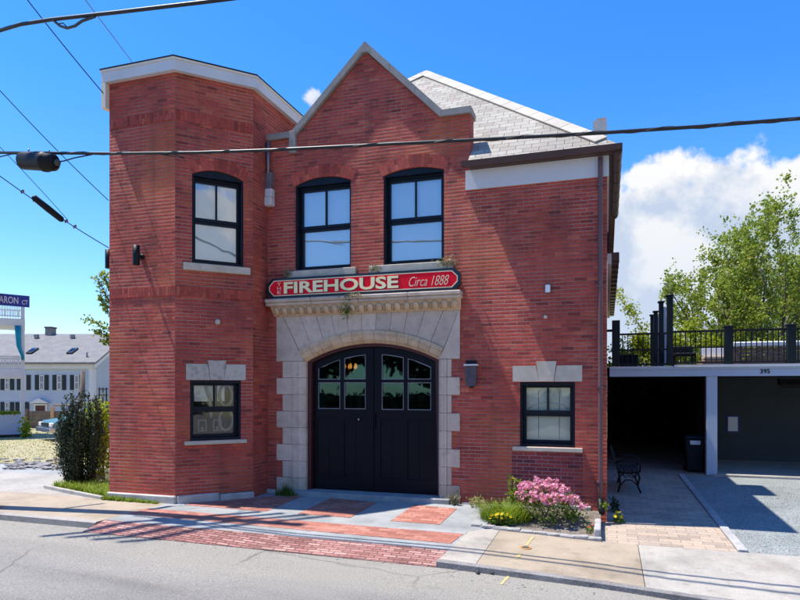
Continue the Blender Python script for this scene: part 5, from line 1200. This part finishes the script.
# drops to the tower
TLc = Vector((XL, YT+.3, 0))
def drop(px0, px1, t0, label, r=.008):
    a = at(*px0, t0); r1 = ray(*px1); tt = (TLc.x-.02)/r1.x; b = CAM+r1*tt
    if b.y > 12.5: b = CAM+r1*(YT/r1.y)
    o = tag(MB().tube(sag(a, b, .04), r, 6).build('service_wire', 'cable'), label, 'wire'); return a, b
drop((-7, -45), (106, 96.5), 11.1, 'thin wire running down to the top corner of the tower', .010)
drop((-7, 83), (108.5, 200.5), 11.1, 'thin wire running down to the middle of the tower edge', .008)
a, b = drop((-7, 171), (109, 248), 11.1, 'service wire carrying the small black sleeve', .009)
a2 = at(-7, 140, 11.1); tag(MB().tube(sag(a2, a.lerp(b, .62)+UP*.02, -.02), .006, 6).build('service_wire', 'cable'), 'thin upper wire meeting the service wire beside the black sleeve', 'wire')
pA, pB = a.lerp(b, .36), a.lerp(b, .60); a_ = at(34, 197.5, 11.3); b_ = at(61.5, 219.5, 11.6); dd = b_-a_
t = thing('wire_sleeve', a_, 'narrow black sleeve slung on the sloping service wire', 'splice case')
MB().lathe(a_, [(.03, -.03), (.055, 0), (.062, dd.length*.5), (.055, dd.length), (.025, dd.length+.04)], 12, dd).build('sleeve_body', 'black_metal', t)
mb = MB()
for f in (.24, .34, .615, .69): q = a.lerp(b, f)-UP*(.16*f*(1-f)-.01); mb.obox(q, (.03, 0, .012), (0, .012, 0), (-.006, 0, .022))
mb.build('clamps', 'grey_metal', t)
a = at(-20, -140, 11.1); b = at(160, 99, 24); tag(MB().tube(sag(a, b, .0), .012, 6).build('service_wire', 'cable_grey'), 'faint thin wire passing high behind the tower roof', 'wire')
# ------------------------------------------------------------------ white house far left
T0 = 40.0; HF = PF(CAM+FWD*T0-UP*EYE, RIGHT, -FWD); HS = PF(CAM+FWD*T0-UP*EYE+RIGHT*((93.5-400)/F*T0), FWD, RIGHT)
hu = lambda x: (x-400)/F*T0
hz = lambda y: EYE+(HY-y)/F*T0
WH = thing('white_house', HF.P(hu(40), 0, -4), 'long white clapboard house with grey roof and dark shutters beyond the lawn', 'house')
uL, uR = hu(-90), hu(93.5); zE = hz(363.5); DEP = 9.0; zR = EYE+(HY-335.5)/F*(T0+DEP/2)
mb = MB(); mb.pbox(HF, uL, uR, -.5, zE, -DEP, 0); mb.prism([HF.P(uR, zE, 0), HF.P(uR, zR-.1, -DEP/2), HF.P(uR, zE, -DEP)], [HF.P(uR-.2, zE, 0), HF.P(uR-.2, zR-.1, -DEP/2), HF.P(uR-.2, zE, -DEP)])
wall = mb.build('wall', 'siding', WH)
mb = MB(); z = 0.0
while z < zE-.1: mb.pbox(HF, uL, uR-.12, z, z+.012, 0, .012); mb.pbox(HS, .1, DEP, z, z+.012, 0, .012); z += .16
mb.build('clapboard_lines', 'siding', wall)
mb = MB()
for s__ in (0, 1):
    A = [HF.P(uL, zE-.05, .35), HF.P(uR+.3, zE-.05, .35), HF.P(uR+.3, zR, -DEP/2), HF.P(uL, zR, -DEP/2)] if s__ == 0 else [HF.P(uL, zR, -DEP/2), HF.P(uR+.3, zR, -DEP/2), HF.P(uR+.3, zE-.05, -DEP-.35), HF.P(uL, zE-.05, -DEP-.35)]
    mb.prism([p_+UP*.12 for p_ in A], A)
rf = mb.build('roof', 'shingle', WH)
mb = MB(); mb.pbox(HF, uL, uR+.06, zE-.32, zE-.03, .005, .16); mb.pbox(HF, uL, uR+.08, zE-.34, zE-.28, .005, .10); mb.pbox(HF, uR-.28, uR+.03, -.5, zE-.34, .003, .05); mb.pbox(HS, -.03, .22, -.5, zE-.34, .002, .05); mb.build('eave_trim', 'white_paint', WH)
mb = MB(); mb.prism([HS.P(-.35, zE-.28, .3), HS.P(DEP/2, zR-.22, .3), HS.P(DEP/2, zR-.0, .3), HS.P(-.35, zE-.06, .3)], [HS.P(-.35, zE-.28, .24), HS.P(DEP/2, zR-.22, .24), HS.P(DEP/2, zR, .24), HS.P(-.35, zE-.06, .24)]); mb.build('rake_trim', 'white_paint', WH)
tC = T0+DEP/2; q0 = at(47.5, 339, tC); q1 = at(53.5, 328.5, tC); CF = PF(CAM+FWD*(tC-.3)-UP*EYE, RIGHT, -FWD); ucx = (50.5-400)/F*tC
mb = MB(); mb.pbox(CF, ucx-.22, ucx+.24, zR-.4, q1.z, -.6, 0); ck = mb.build('chimney', 'rubble', rf); mb = MB(); mb.pbox(CF, ucx-.26, ucx+.28, q1.z+.002, q1.z+.1, -.64, .04); mb.build('chimney_cap', 'tar', WH)
def onroof(x, y):     # point of the front roof slope seen at a pixel
    r = ray(x, y); A = HF.P(0, zE+.07, .35); B = HF.P(0, zR+.12, -DEP/2); e = (B-A).normalized(); n = RIGHT.cross(e); t_ = (A-CAM).dot(n)/r.dot(n); return CAM+r*t_, e, n if n.z > 0 else -n
for (x0_, y0_, x1_, y1_) in ((26, 354, 39, 349), (66, 354, 79, 349)):
    p0, e, n = onroof(x0_, y0_); p1, _, _ = onroof(x1_, y1_); c = (p0+p1)/2+n*.05; sk = e*((p1-p0).dot(e)/2); hx = RIGHT*(F and 6.5/F*T0/2*.9)
    sh_ = RIGHT*((p1-p0).dot(RIGHT)/2-hx.length)
    mb = MB(); mb.obox(c, hx, sk+sh_*0, n*.06); s_k = mb.build('skylight', 'shutter', rf); mb = MB(); mb.obox(c+n*.065, hx*.82, sk*.82, n*.004); mb.build('skylight_glass', 'glass_upper', WH)
mb = MB()
for x, y in ((37, 337), (73, 337)): p0, e, n = onroof(x, y+1); mb.obox(p0+n*.12, RIGHT*.12, FWD*.12, UP*.12)
p0, e, n = onroof(87, 357); mb.tube([p0, p0+UP*.35], .05, 8); mb.build('roof_vent', 'grey_metal', rf)
def hwin(xc, y0, y1, ww=4.4, shut=True):
    u = hu(xc); w = ww/F*T0/2; za, zb = hz(y1), hz(y0)
    wn = bpy.data.objects.new('window', None); C.objects.link(wn); wn.parent = WH
    mb = MB(); mb.ring(HF, [(u-w, za), (u+w, za), (u+w, zb), (u-w, zb)], [(u-w+.06, za+.06), (u+w-.06, za+.06), (u+w-.06, zb-.06), (u-w+.06, zb-.06)], .0, .05); mb.pbox(HF, u-w, u+w, (za+zb)/2-.03, (za+zb)/2+.03, .0, .045); mb.pbox(HF, u-.02, u+.02, za, zb, .0, .04); mb.build('frame', 'white_paint', wn)
    mb = MB(); mb.pbox(HF, u-w+.05, u+w-.05, za+.05, zb-.05, .005, .02); mb.build('pane', 'shutter', wn)
    if shut:
        for s__ in (-1, 1):
            c_ = u+s__*(w+.17); mb = MB(); mb.pbox(HF, c_-.12, c_+.12, za, zb, .01, .05)
            k = za
            while k < zb-.05: mb.pbox(HF, c_-.10, c_+.10, k+.02, k+.05, .05, .06); k += .1
            mb.build('shutter', 'shutter', wn)
for x in (7.5, 24, 42, 59.5, 77): hwin(x, 375, 390)
for x in (7.5, 22.5): hwin(x, 402, 414.5)
mb = MB(); u = hu(41); mb.pbox(HF, u-.42, u+.42, 0, hz(404), .0, .08); mb.pprism(HF, [(u-.62, hz(403)), (u+.62, hz(403)), (u, hz(398))], .0, .3); dr = mb.build('door_surround', 'white_paint', WH); mb = MB(); mb.pbox(HF, u-.3, u+.3, 0, hz(405.5), .081, .1); mb.build('front_door', 'maroon_paint', dr)
mb = MB(); a = HS.px(106, 378)[0]; mb.pbox(HS, 2.6, 3.5, hz(391), hz(376.5), .0, .05); mb.build('side_window', 'shutter', WH)
mb = MB(); 
for k in range(3): mb.pbox(HS, .7+k*.5, .76+k*.5, .2, hz(387.5), .0, .05)
for k in range(5): mb.pbox(HS, .6, 1.9, .4+k*.4, .45+k*.4, .05, .08)
mb.build('trellis', 'shutter', WH)
# porch at far left
TP_ = 27.0; pr_ = ray(25, HY); pr_.normalize(); PFp = PF(at(25, HY, TP_)-UP*EYE, (-pr_.y*-1, -pr_.x, 0), -pr_); pu = lambda x: PFp.px(x, HY)[0]; pz = lambda y: EYE+(HY-y)/F*TP_
PH = thing('porch', PFp.P(pu(10), 0, -1), 'white two level wooden porch at the left edge of the picture', 'porch')
ul, ur = pu(-60), pu(25); DP = 2.6
mb = MB()
for y0, y1 in ((319, 326), (371, 378)): mb.pbox(PFp, ul, ur, pz(y1), pz(y0), -DP, 0, .01)
mb.build('deck_slab', 'white_paint', PH)
for (u, d) in ((ur-.16, -.18), (ur-.16, -DP), (pu(-30), -.18)):
    mb = MB(); mb.pbox(PFp, u, u+.15, -.2, pz(303), d, d+.15, .01); mb.build('post', 'white_paint', PH)
for zl, zh in ((pz(318), pz(304)), (pz(370.5), pz(356))):
    for d in (-.12, -DP+.1):
        mb = MB(); mb.pbox(PFp, ul, ur-.17, zh-.06, zh, d-.04, d+.04); mb.pbox(PFp, ul, ur-.17, zl+.04, zl+.09, d-.03, d+.03); mb.build('rail', 'white_paint', PH)
        n = 14 if d > -1 else 8
        for k in range(n): u = pu(-3)+(ur-.17-pu(-3))*k/n; mb = MB(); mb.pbox(PFp, u, u+.03, zl+.09, zh-.06, d-.015, d+.015); mb.build('baluster', 'white_paint', PH)
mb = MB(); mb.pbox(PFp, ul, ur-.17, .12, pz(414), -DP, -.05); mb.build('skirt_wall', 'siding', PH); mb = MB(); mb.pbox(PFp, ul, ur-.17, -.3, .118, -DP, -.1); mb.build('plinth', 'shutter', PH)
rnd = random.Random(70); V, Fc = [], []; c0 = PFp.P(pu(8), pz(413.5), -.2)
for i in range(500): leaf(V, Fc, PFp.P(pu(rnd.uniform(-6, 20)), pz(413.5)+rnd.uniform(-.03, .08), rnd.uniform(-.4, 0)), rv(rnd), rv(rnd), .08, .03)
tag(pyd('window_box_plants', V, Fc, 'leaf_yellow'), 'strip of yellow green plants on top of the porch skirt', 'plants')
# teal banner hanging from the upper deck
mb = MB(); n = 10; a0 = pz(326.2); 
rows_ = [(14.5, 21, 326), (15.5, 21, 336), (16.5, 21, 346), (19, 22.5, 352), (21, 24, 356), (21.5, 24.5, 360)]
Lr = [[PFp.P(pu(x0_+(x1_-x0_)*k/6), pz(y_), .03+.03*math.sin(k*1.6)) for k in range(7)] for x0_, x1_, y_ in rows_]
for A, B in zip(Lr, Lr[1:]):
    for k in range(6): mb.face([A[k], A[k+1], B[k+1], B[k]], True)
bmesh.ops.remove_doubles(mb.bm, verts=mb.bm.verts, dist=.0005); r = bmesh.ops.solidify(mb.bm, geom=list(mb.bm.faces), thickness=.008)
tag(mb.build('banner', 'teal_cloth'), 'teal cloth banner hanging from the upper porch deck', 'banner')
# wooden fence behind the car
FP = PF(CAM+FWD*33-UP*EYE, RIGHT, -FWD); fu = lambda x: (x-400)/F*33; fz = lambda y: EYE+(HY-y)/F*33
t = thing('wood_fence', FP.P(fu(42), 0, 0), 'weathered brown board fence behind the parked car', 'fence'); mb = MB(); u = fu(27)
while u < fu(112): mb.pbox(FP, u, u+.14, 0, fz(411), 0, .025); u += .15
mb.build('boards', 'fence_wood', t)
mb = MB(); mb.pbox(FP, fu(27), fu(112), fz(415), fz(413), .026, .07); mb.pbox(FP, fu(27), fu(112), .3, .4, .026, .07); mb.build('rail', 'fence_wood', t)
for x, y, mt in ((27, 409, 'fence_wood'), (53.5, 407, 'new_wood'), (81, 409, 'fence_wood')): mb = MB(); mb.pbox(FP, fu(x)-.08, fu(x)+.08, 0, fz(y), .03, .15); mb.build('post', mt, t)
mb = MB(); mb.pbox(FP, fu(50), fu(74), fz(406.5), fz(404.8), -.5, -.3); t2 = tag(mb.build('pergola_beam', 'new_wood'), 'orange timber beam showing above the fence', 'beam')
q = at(81, 400, 30); tag(MB().tube([(q.x, q.y, -.1), (q.x+.12, q.y, 2.9)], .14, 10, .11).build('cut_stump', 'bark'), 'bare cut tree trunk standing behind the evergreen shrub', 'tree trunk')
q = g(26, 440); weed('yellow_weed', 'small yellow green bush at the foot of the fence', (g(26, 438).x, g(26, 438).y, 0), .3, .9, 160, 'leaf_yellow', 52, .2)
# parked car, nose toward the street
cq = g(51, 439.5); CR = thing('parked_car', (0, 0, 0), 'dusty teal car parked nose out on the lawn, half hidden by the shrub', 'car')
mb = MB(); Wc = .86
prof = [(-2.15, .32), (-2.2, .55), (-2.1, .78), (-1.0, .93), (-.35, 1.38), (.9, 1.42), (1.55, 1.0), (2.15, .95), (2.25, .6), (2.15, .32)]
mb.prism([(x, -Wc if z < 1 else -Wc*.8, z) for x, z in prof], [(x, Wc if z < 1 else Wc*.8, z) for x, z in prof]); bmesh.ops.bevel(mb.bm, geom=list(mb.bm.edges), offset=.05, segments=2, affect='EDGES'); mb.build('body', 'car_paint', CR)
mb = MB(); mb.hexa([(-.96, -.62, .97), (-.96, .62, .97), (-.40, .58, 1.35), (-.40, -.58, 1.35), (-.90, -.62, .96), (-.90, .62, .96), (-.34, .58, 1.34), (-.34, -.58, 1.34)]); mb.build('windscreen', 'glass_far', CR)
for s__ in (-1, 1): mb = MB(); mb.hexa([(a, s__*b, z) for b in (.875, .70) for a, z in ((-.85, .98), (1.3, 1.0), (.8, 1.33), (-.3, 1.33))]); mb.build('side_window', 'shutter', CR)
mb = MB(); mb.box(-2.23, -2.16, -.42, .42, .58, .72, .01); mb.build('grille', 'rubber', CR)
mb = MB(); mb.box(-2.30, -2.10, -.88, .88, .36, .54, .04, 2); mb.build('bumper', 'chrome', CR)
for s__ in (-1, 1): mb = MB(); mb.box(-2.22, -2.06, s__*.64-.17, s__*.64+.17, .57, .73, .03); mb.build('headlight', 'headlight', CR)
for x in (-1.35, 1.4):
    for s__ in (-1, 1):
        mb = MB(); mb.cyl((x, s__*.70, .31), (x, s__*.90, .31), .31, None, 20); wh = mb.build('wheel', 'rubber', CR); mb = MB(); mb.cyl((x, s__*.895, .31), (x, s__*.91, .31), .18, None, 14); mb.build('rim', 'chrome', CR)
cq = g(48, 440.5); th = rad(64); CR.location = (cq.x+math.cos(th)*2.1, cq.y+math.sin(th)*2.1, 0); CR.rotation_euler = (0, 0, th)
# ------------------------------------------------------------------ trees on the right
q = at(736, 352, 27); q.z = 0
tree('ash_tree', 'tall airy tree with fresh yellow green leaves behind the roof deck', q, [(-.22, .05, 1), (.10, 0, 1), (.02, .1, 1), (.42, -.05, 1), (-.42, 0, 1), (.22, .2, 1)], 5.5, .15, 3, 34000, .125, 'leaf_spring', 75, .22, .70, 'trees behind the roof deck', .30, lambda p: pix(p)[0] > 664 and pix(p)[1] > 166)
q = at(800, 352, 31); q.z = 0
tree('maple_tree', 'broad leafy tree cut by the right edge of the picture', q, [(-.3, 0, 1), (.1, .1, 1), (-.05, -.1, 1), (.35, 0, 1), (-.5, .1, 1)], 4.6, .15, 3, 24000, .15, 'leaf_green', 83, .20, .72, 'trees behind the roof deck', .42)
q = at(674, 352, 25); q.z = 0
tree('young_tree', 'low dense yellow green tree behind the left part of the railing', q, [(-.3, 0, 1), (.15, .1, 1), (-.1, -.1, 1), (.4, 0, 1)], 3.1, .09, 3, 26000, .11, 'leaf_yellow', 88, .06, .85, 'trees behind the roof deck', .34, lambda p: pix(p)[1] > 284)
q = at(745, 352, 36); q.z = 0
tree('background_tree', 'leafy tree filling the gap behind the ash and the maple', q, [(-.35, 0, 1), (.3, .1, 1), (0, -.1, 1), (.6, 0, 1), (-.6, 0, 1)], 4.0, .12, 3, 16000, .2, 'leaf_green', 90, .08, .8, 'trees behind the roof deck', .5)
q = at(770, 340, 44); t = thing('distant_house', (q.x, q.y, 0), 'grey roofed house glimpsed through the trees', 'house')
mb = MB(); mb.box(q.x-4, q.x+8, q.y-3, q.y+3, -.3, 4.2); mb.build('wall', 'siding', t)
mb = MB(); mb.prism([(q.x-4.3, q.y-3.4, 4.2), (q.x-4.3, q.y+3.4, 4.2), (q.x-4.3, q.y, 6.8)], [(q.x+8.3, q.y-3.4, 4.2), (q.x+8.3, q.y+3.4, 4.2), (q.x+8.3, q.y, 6.8)]); mb.build('roof', 'shingle', t)
rnd = random.Random(99); t = thing('reflection_hedge', (-5, -17, 0), 'unseen dark row of foliage added across the street for the door glass reflections', 'reflection_hedge'); mb = MB(); mb.box(-45, 35, -19, -17, -1, 1.6, .3, 2); mb.build('stems', 'bark', t)  # added out of view, darkens the lower part of the door glass reflections
V, Fc = [], []
for i in range(5000): leaf(V, Fc, Vector((rnd.uniform(-45, 35), rnd.uniform(-17.2, -16.6), rnd.uniform(-.5, 1.8))), rv(rnd), rv(rnd), .4, .16)
pyd('foliage', V, Fc, 'leaf_dark', t)
V, Fc = [], []
for i in range(11000): x = rnd.uniform(-45, 35); leaf(V, Fc, Vector((x, rnd.uniform(-20, -17), 3.3+.5*math.sin(x*.7)+abs(rnd.gauss(0, 1.4)))), rv(rnd), rv(rnd), .6, .25)
tag(pyd('reflection_canopy', V, Fc, 'leaf_dark'), 'unseen dark leaf canopy added across the street for the door glass reflections', 'trees', None, 'stuff')  # unseen leaf mass, height set to darken the top of the door panes
# ================================================================== SKY, SUN, CAMERA
sun_dir = Vector((-.415, -.055, 1.0)).normalized()
w = bpy.data.worlds.new('World'); bpy.context.scene.world = w; w.use_nodes = True; nt = w.node_tree; nt.nodes.clear()
sky = nd(nt, 'ShaderNodeTexSky', sky_type='NISHITA'); sky.sun_disc = False; sky.sun_elevation = math.asin(sun_dir.z); sky.sun_rotation = math.atan2(sun_dir.x, sun_dir.y)
sky.air_density = 1.0; sky.dust_density = .35; sky.ozone_density = 2.2; sky.altitude = 50
hs = nd(nt, 'ShaderNodeHueSaturation', {'Saturation': 1.25, 'Value': 1.0, 'Color': sky.outputs[0]})
szz = nd(nt, 'ShaderNodeSeparateXYZ', {0: coords(nt, 'Generated')}).outputs[2]; kz = nd(nt, 'ShaderNodeMapRange', {'Value': szz, 'From Min': .05, 'From Max': .42}).outputs[0]
tintc = mixc(nt, kz, (.80, .90, 1.10), (.42, .82, 1.20)); skyc = mixc(nt, 1.0, hs.outputs[0], tintc, 'MULTIPLY')
bg = nd(nt, 'ShaderNodeBackground', {'Color': skyc, 'Strength': .14})
d = coords(nt, 'Generated'); sx = nd(nt, 'ShaderNodeSeparateXYZ', {0: d})
X, Y, Z = sx.outputs
az = math_(nt, 'ARCTAN2', X, Y); hor = math_(nt, 'SQRT', math_(nt, 'ADD', math_(nt, 'MULTIPLY', X, X), math_(nt, 'MULTIPLY', Y, Y))); el = math_(nt, 'DIVIDE', Z, math_(nt, 'MAXIMUM', hor, .01))
n1 = noise(nt, d, 9.0, 9, .58); n2 = noise(nt, d, 4.0, 5, .5); n3 = noise(nt, nd(nt, 'ShaderNodeMapping', {'Vector': d, 'Location': (.03, .0, .06)}).outputs[0], 9.0, 9, .58)
inside = math_(nt, 'SUBTRACT', .315, el)
dens = math_(nt, 'ADD', math_(nt, 'MULTIPLY', inside, 5.0), math_(nt, 'MULTIPLY', math_(nt, 'SUBTRACT', n1, .46), 1.3))
dens = math_(nt, 'MINIMUM', dens, math_(nt, 'MULTIPLY', math_(nt, 'SUBTRACT', n1, .30), 2.6))
dm = nd(nt, 'ShaderNodeMapRange', {'Value': dens, 'From Min': .0, 'From Max': .14}, interpolation_type='SMOOTHSTEP').outputs[0]
azm = nd(nt, 'ShaderNodeMapRange', {'Value': az, 'From Min': -.06, 'From Max': .0}, interpolation_type='SMOOTHSTEP').outputs[0]
mask = math_(nt, 'MULTIPLY', dm, azm)
pv = ray(313, 98).normalized(); dist = nd(nt, 'ShaderNodeVectorMath', {0: d, 1: pv}, operation='DISTANCE').outputs['Value']
puff = nd(nt, 'ShaderNodeMapRange', {'Value': math_(nt, 'ADD', dist, math_(nt, 'MULTIPLY', math_(nt, 'SUBTRACT', noise(nt, d, 60, 4), .5), .02)), 'From Min': .017, 'From Max': .008}, interpolation_type='SMOOTHSTEP').outputs[0]
mask = math_(nt, 'MAXIMUM', mask, math_(nt, 'MULTIPLY', puff, .9))
lit = nd(nt, 'ShaderNodeMapRange', {'Value': math_(nt, 'SUBTRACT', n3, n1), 'From Min': -.09, 'From Max': .09, 'To Min': 1.0, 'To Max': .0}).outputs[0]
deep = nd(nt, 'ShaderNodeMapRange', {'Value': math_(nt, 'ADD', inside, math_(nt, 'MULTIPLY', n2, .12)), 'From Min': .05, 'From Max': .30, 'To Min': .0, 'To Max': .75}).outputs[0]
ccol = mixc(nt, lit, (.56, .66, .84), (1.0, 1.0, 1.0)); ccol = mixc(nt, deep, ccol, (.62, .73, .90))
bgc = nd(nt, 'ShaderNodeBackground', {'Color': ccol, 'Strength': .60})
mx = nd(nt, 'ShaderNodeMixShader', {0: mask, 1: bg.outputs[0], 2: bgc.outputs[0]})
ow = nt.nodes.new('ShaderNodeOutputWorld'); nt.links.new(mx.outputs[0], ow.inputs[0])
sl = bpy.data.lights.new('sun', 'SUN'); sl.energy = 4.4; sl.angle = rad(.53); sl.color = (1.0, .95, .88)
so = bpy.data.objects.new('sun', sl); C.objects.link(so); so.rotation_euler = sun_dir.to_track_quat('Z', 'Y').to_euler(); so.location = (-20, -5, 40)
cam = bpy.data.cameras.new('camera'); co = bpy.data.objects.new('camera', cam); C.objects.link(co); bpy.context.scene.camera = co
co.location = CAM; co.rotation_euler = (rad(90), 0, PSI); cam.sensor_width = 36; cam.lens = F/800*36; cam.shift_y = (HY-300)/800; cam.clip_end = 2000; cam.clip_start = .05
sc = bpy.context.scene; sc.view_settings.view_transform = 'Standard'; sc.view_settings.look = 'None'; sc.view_settings.exposure = .74; sc.view_settings.gamma = 1; sc.view_settings.use_curve_mapping = False
sc.cycles.max_bounces = 8; sc.cycles.transparent_max_bounces = 12
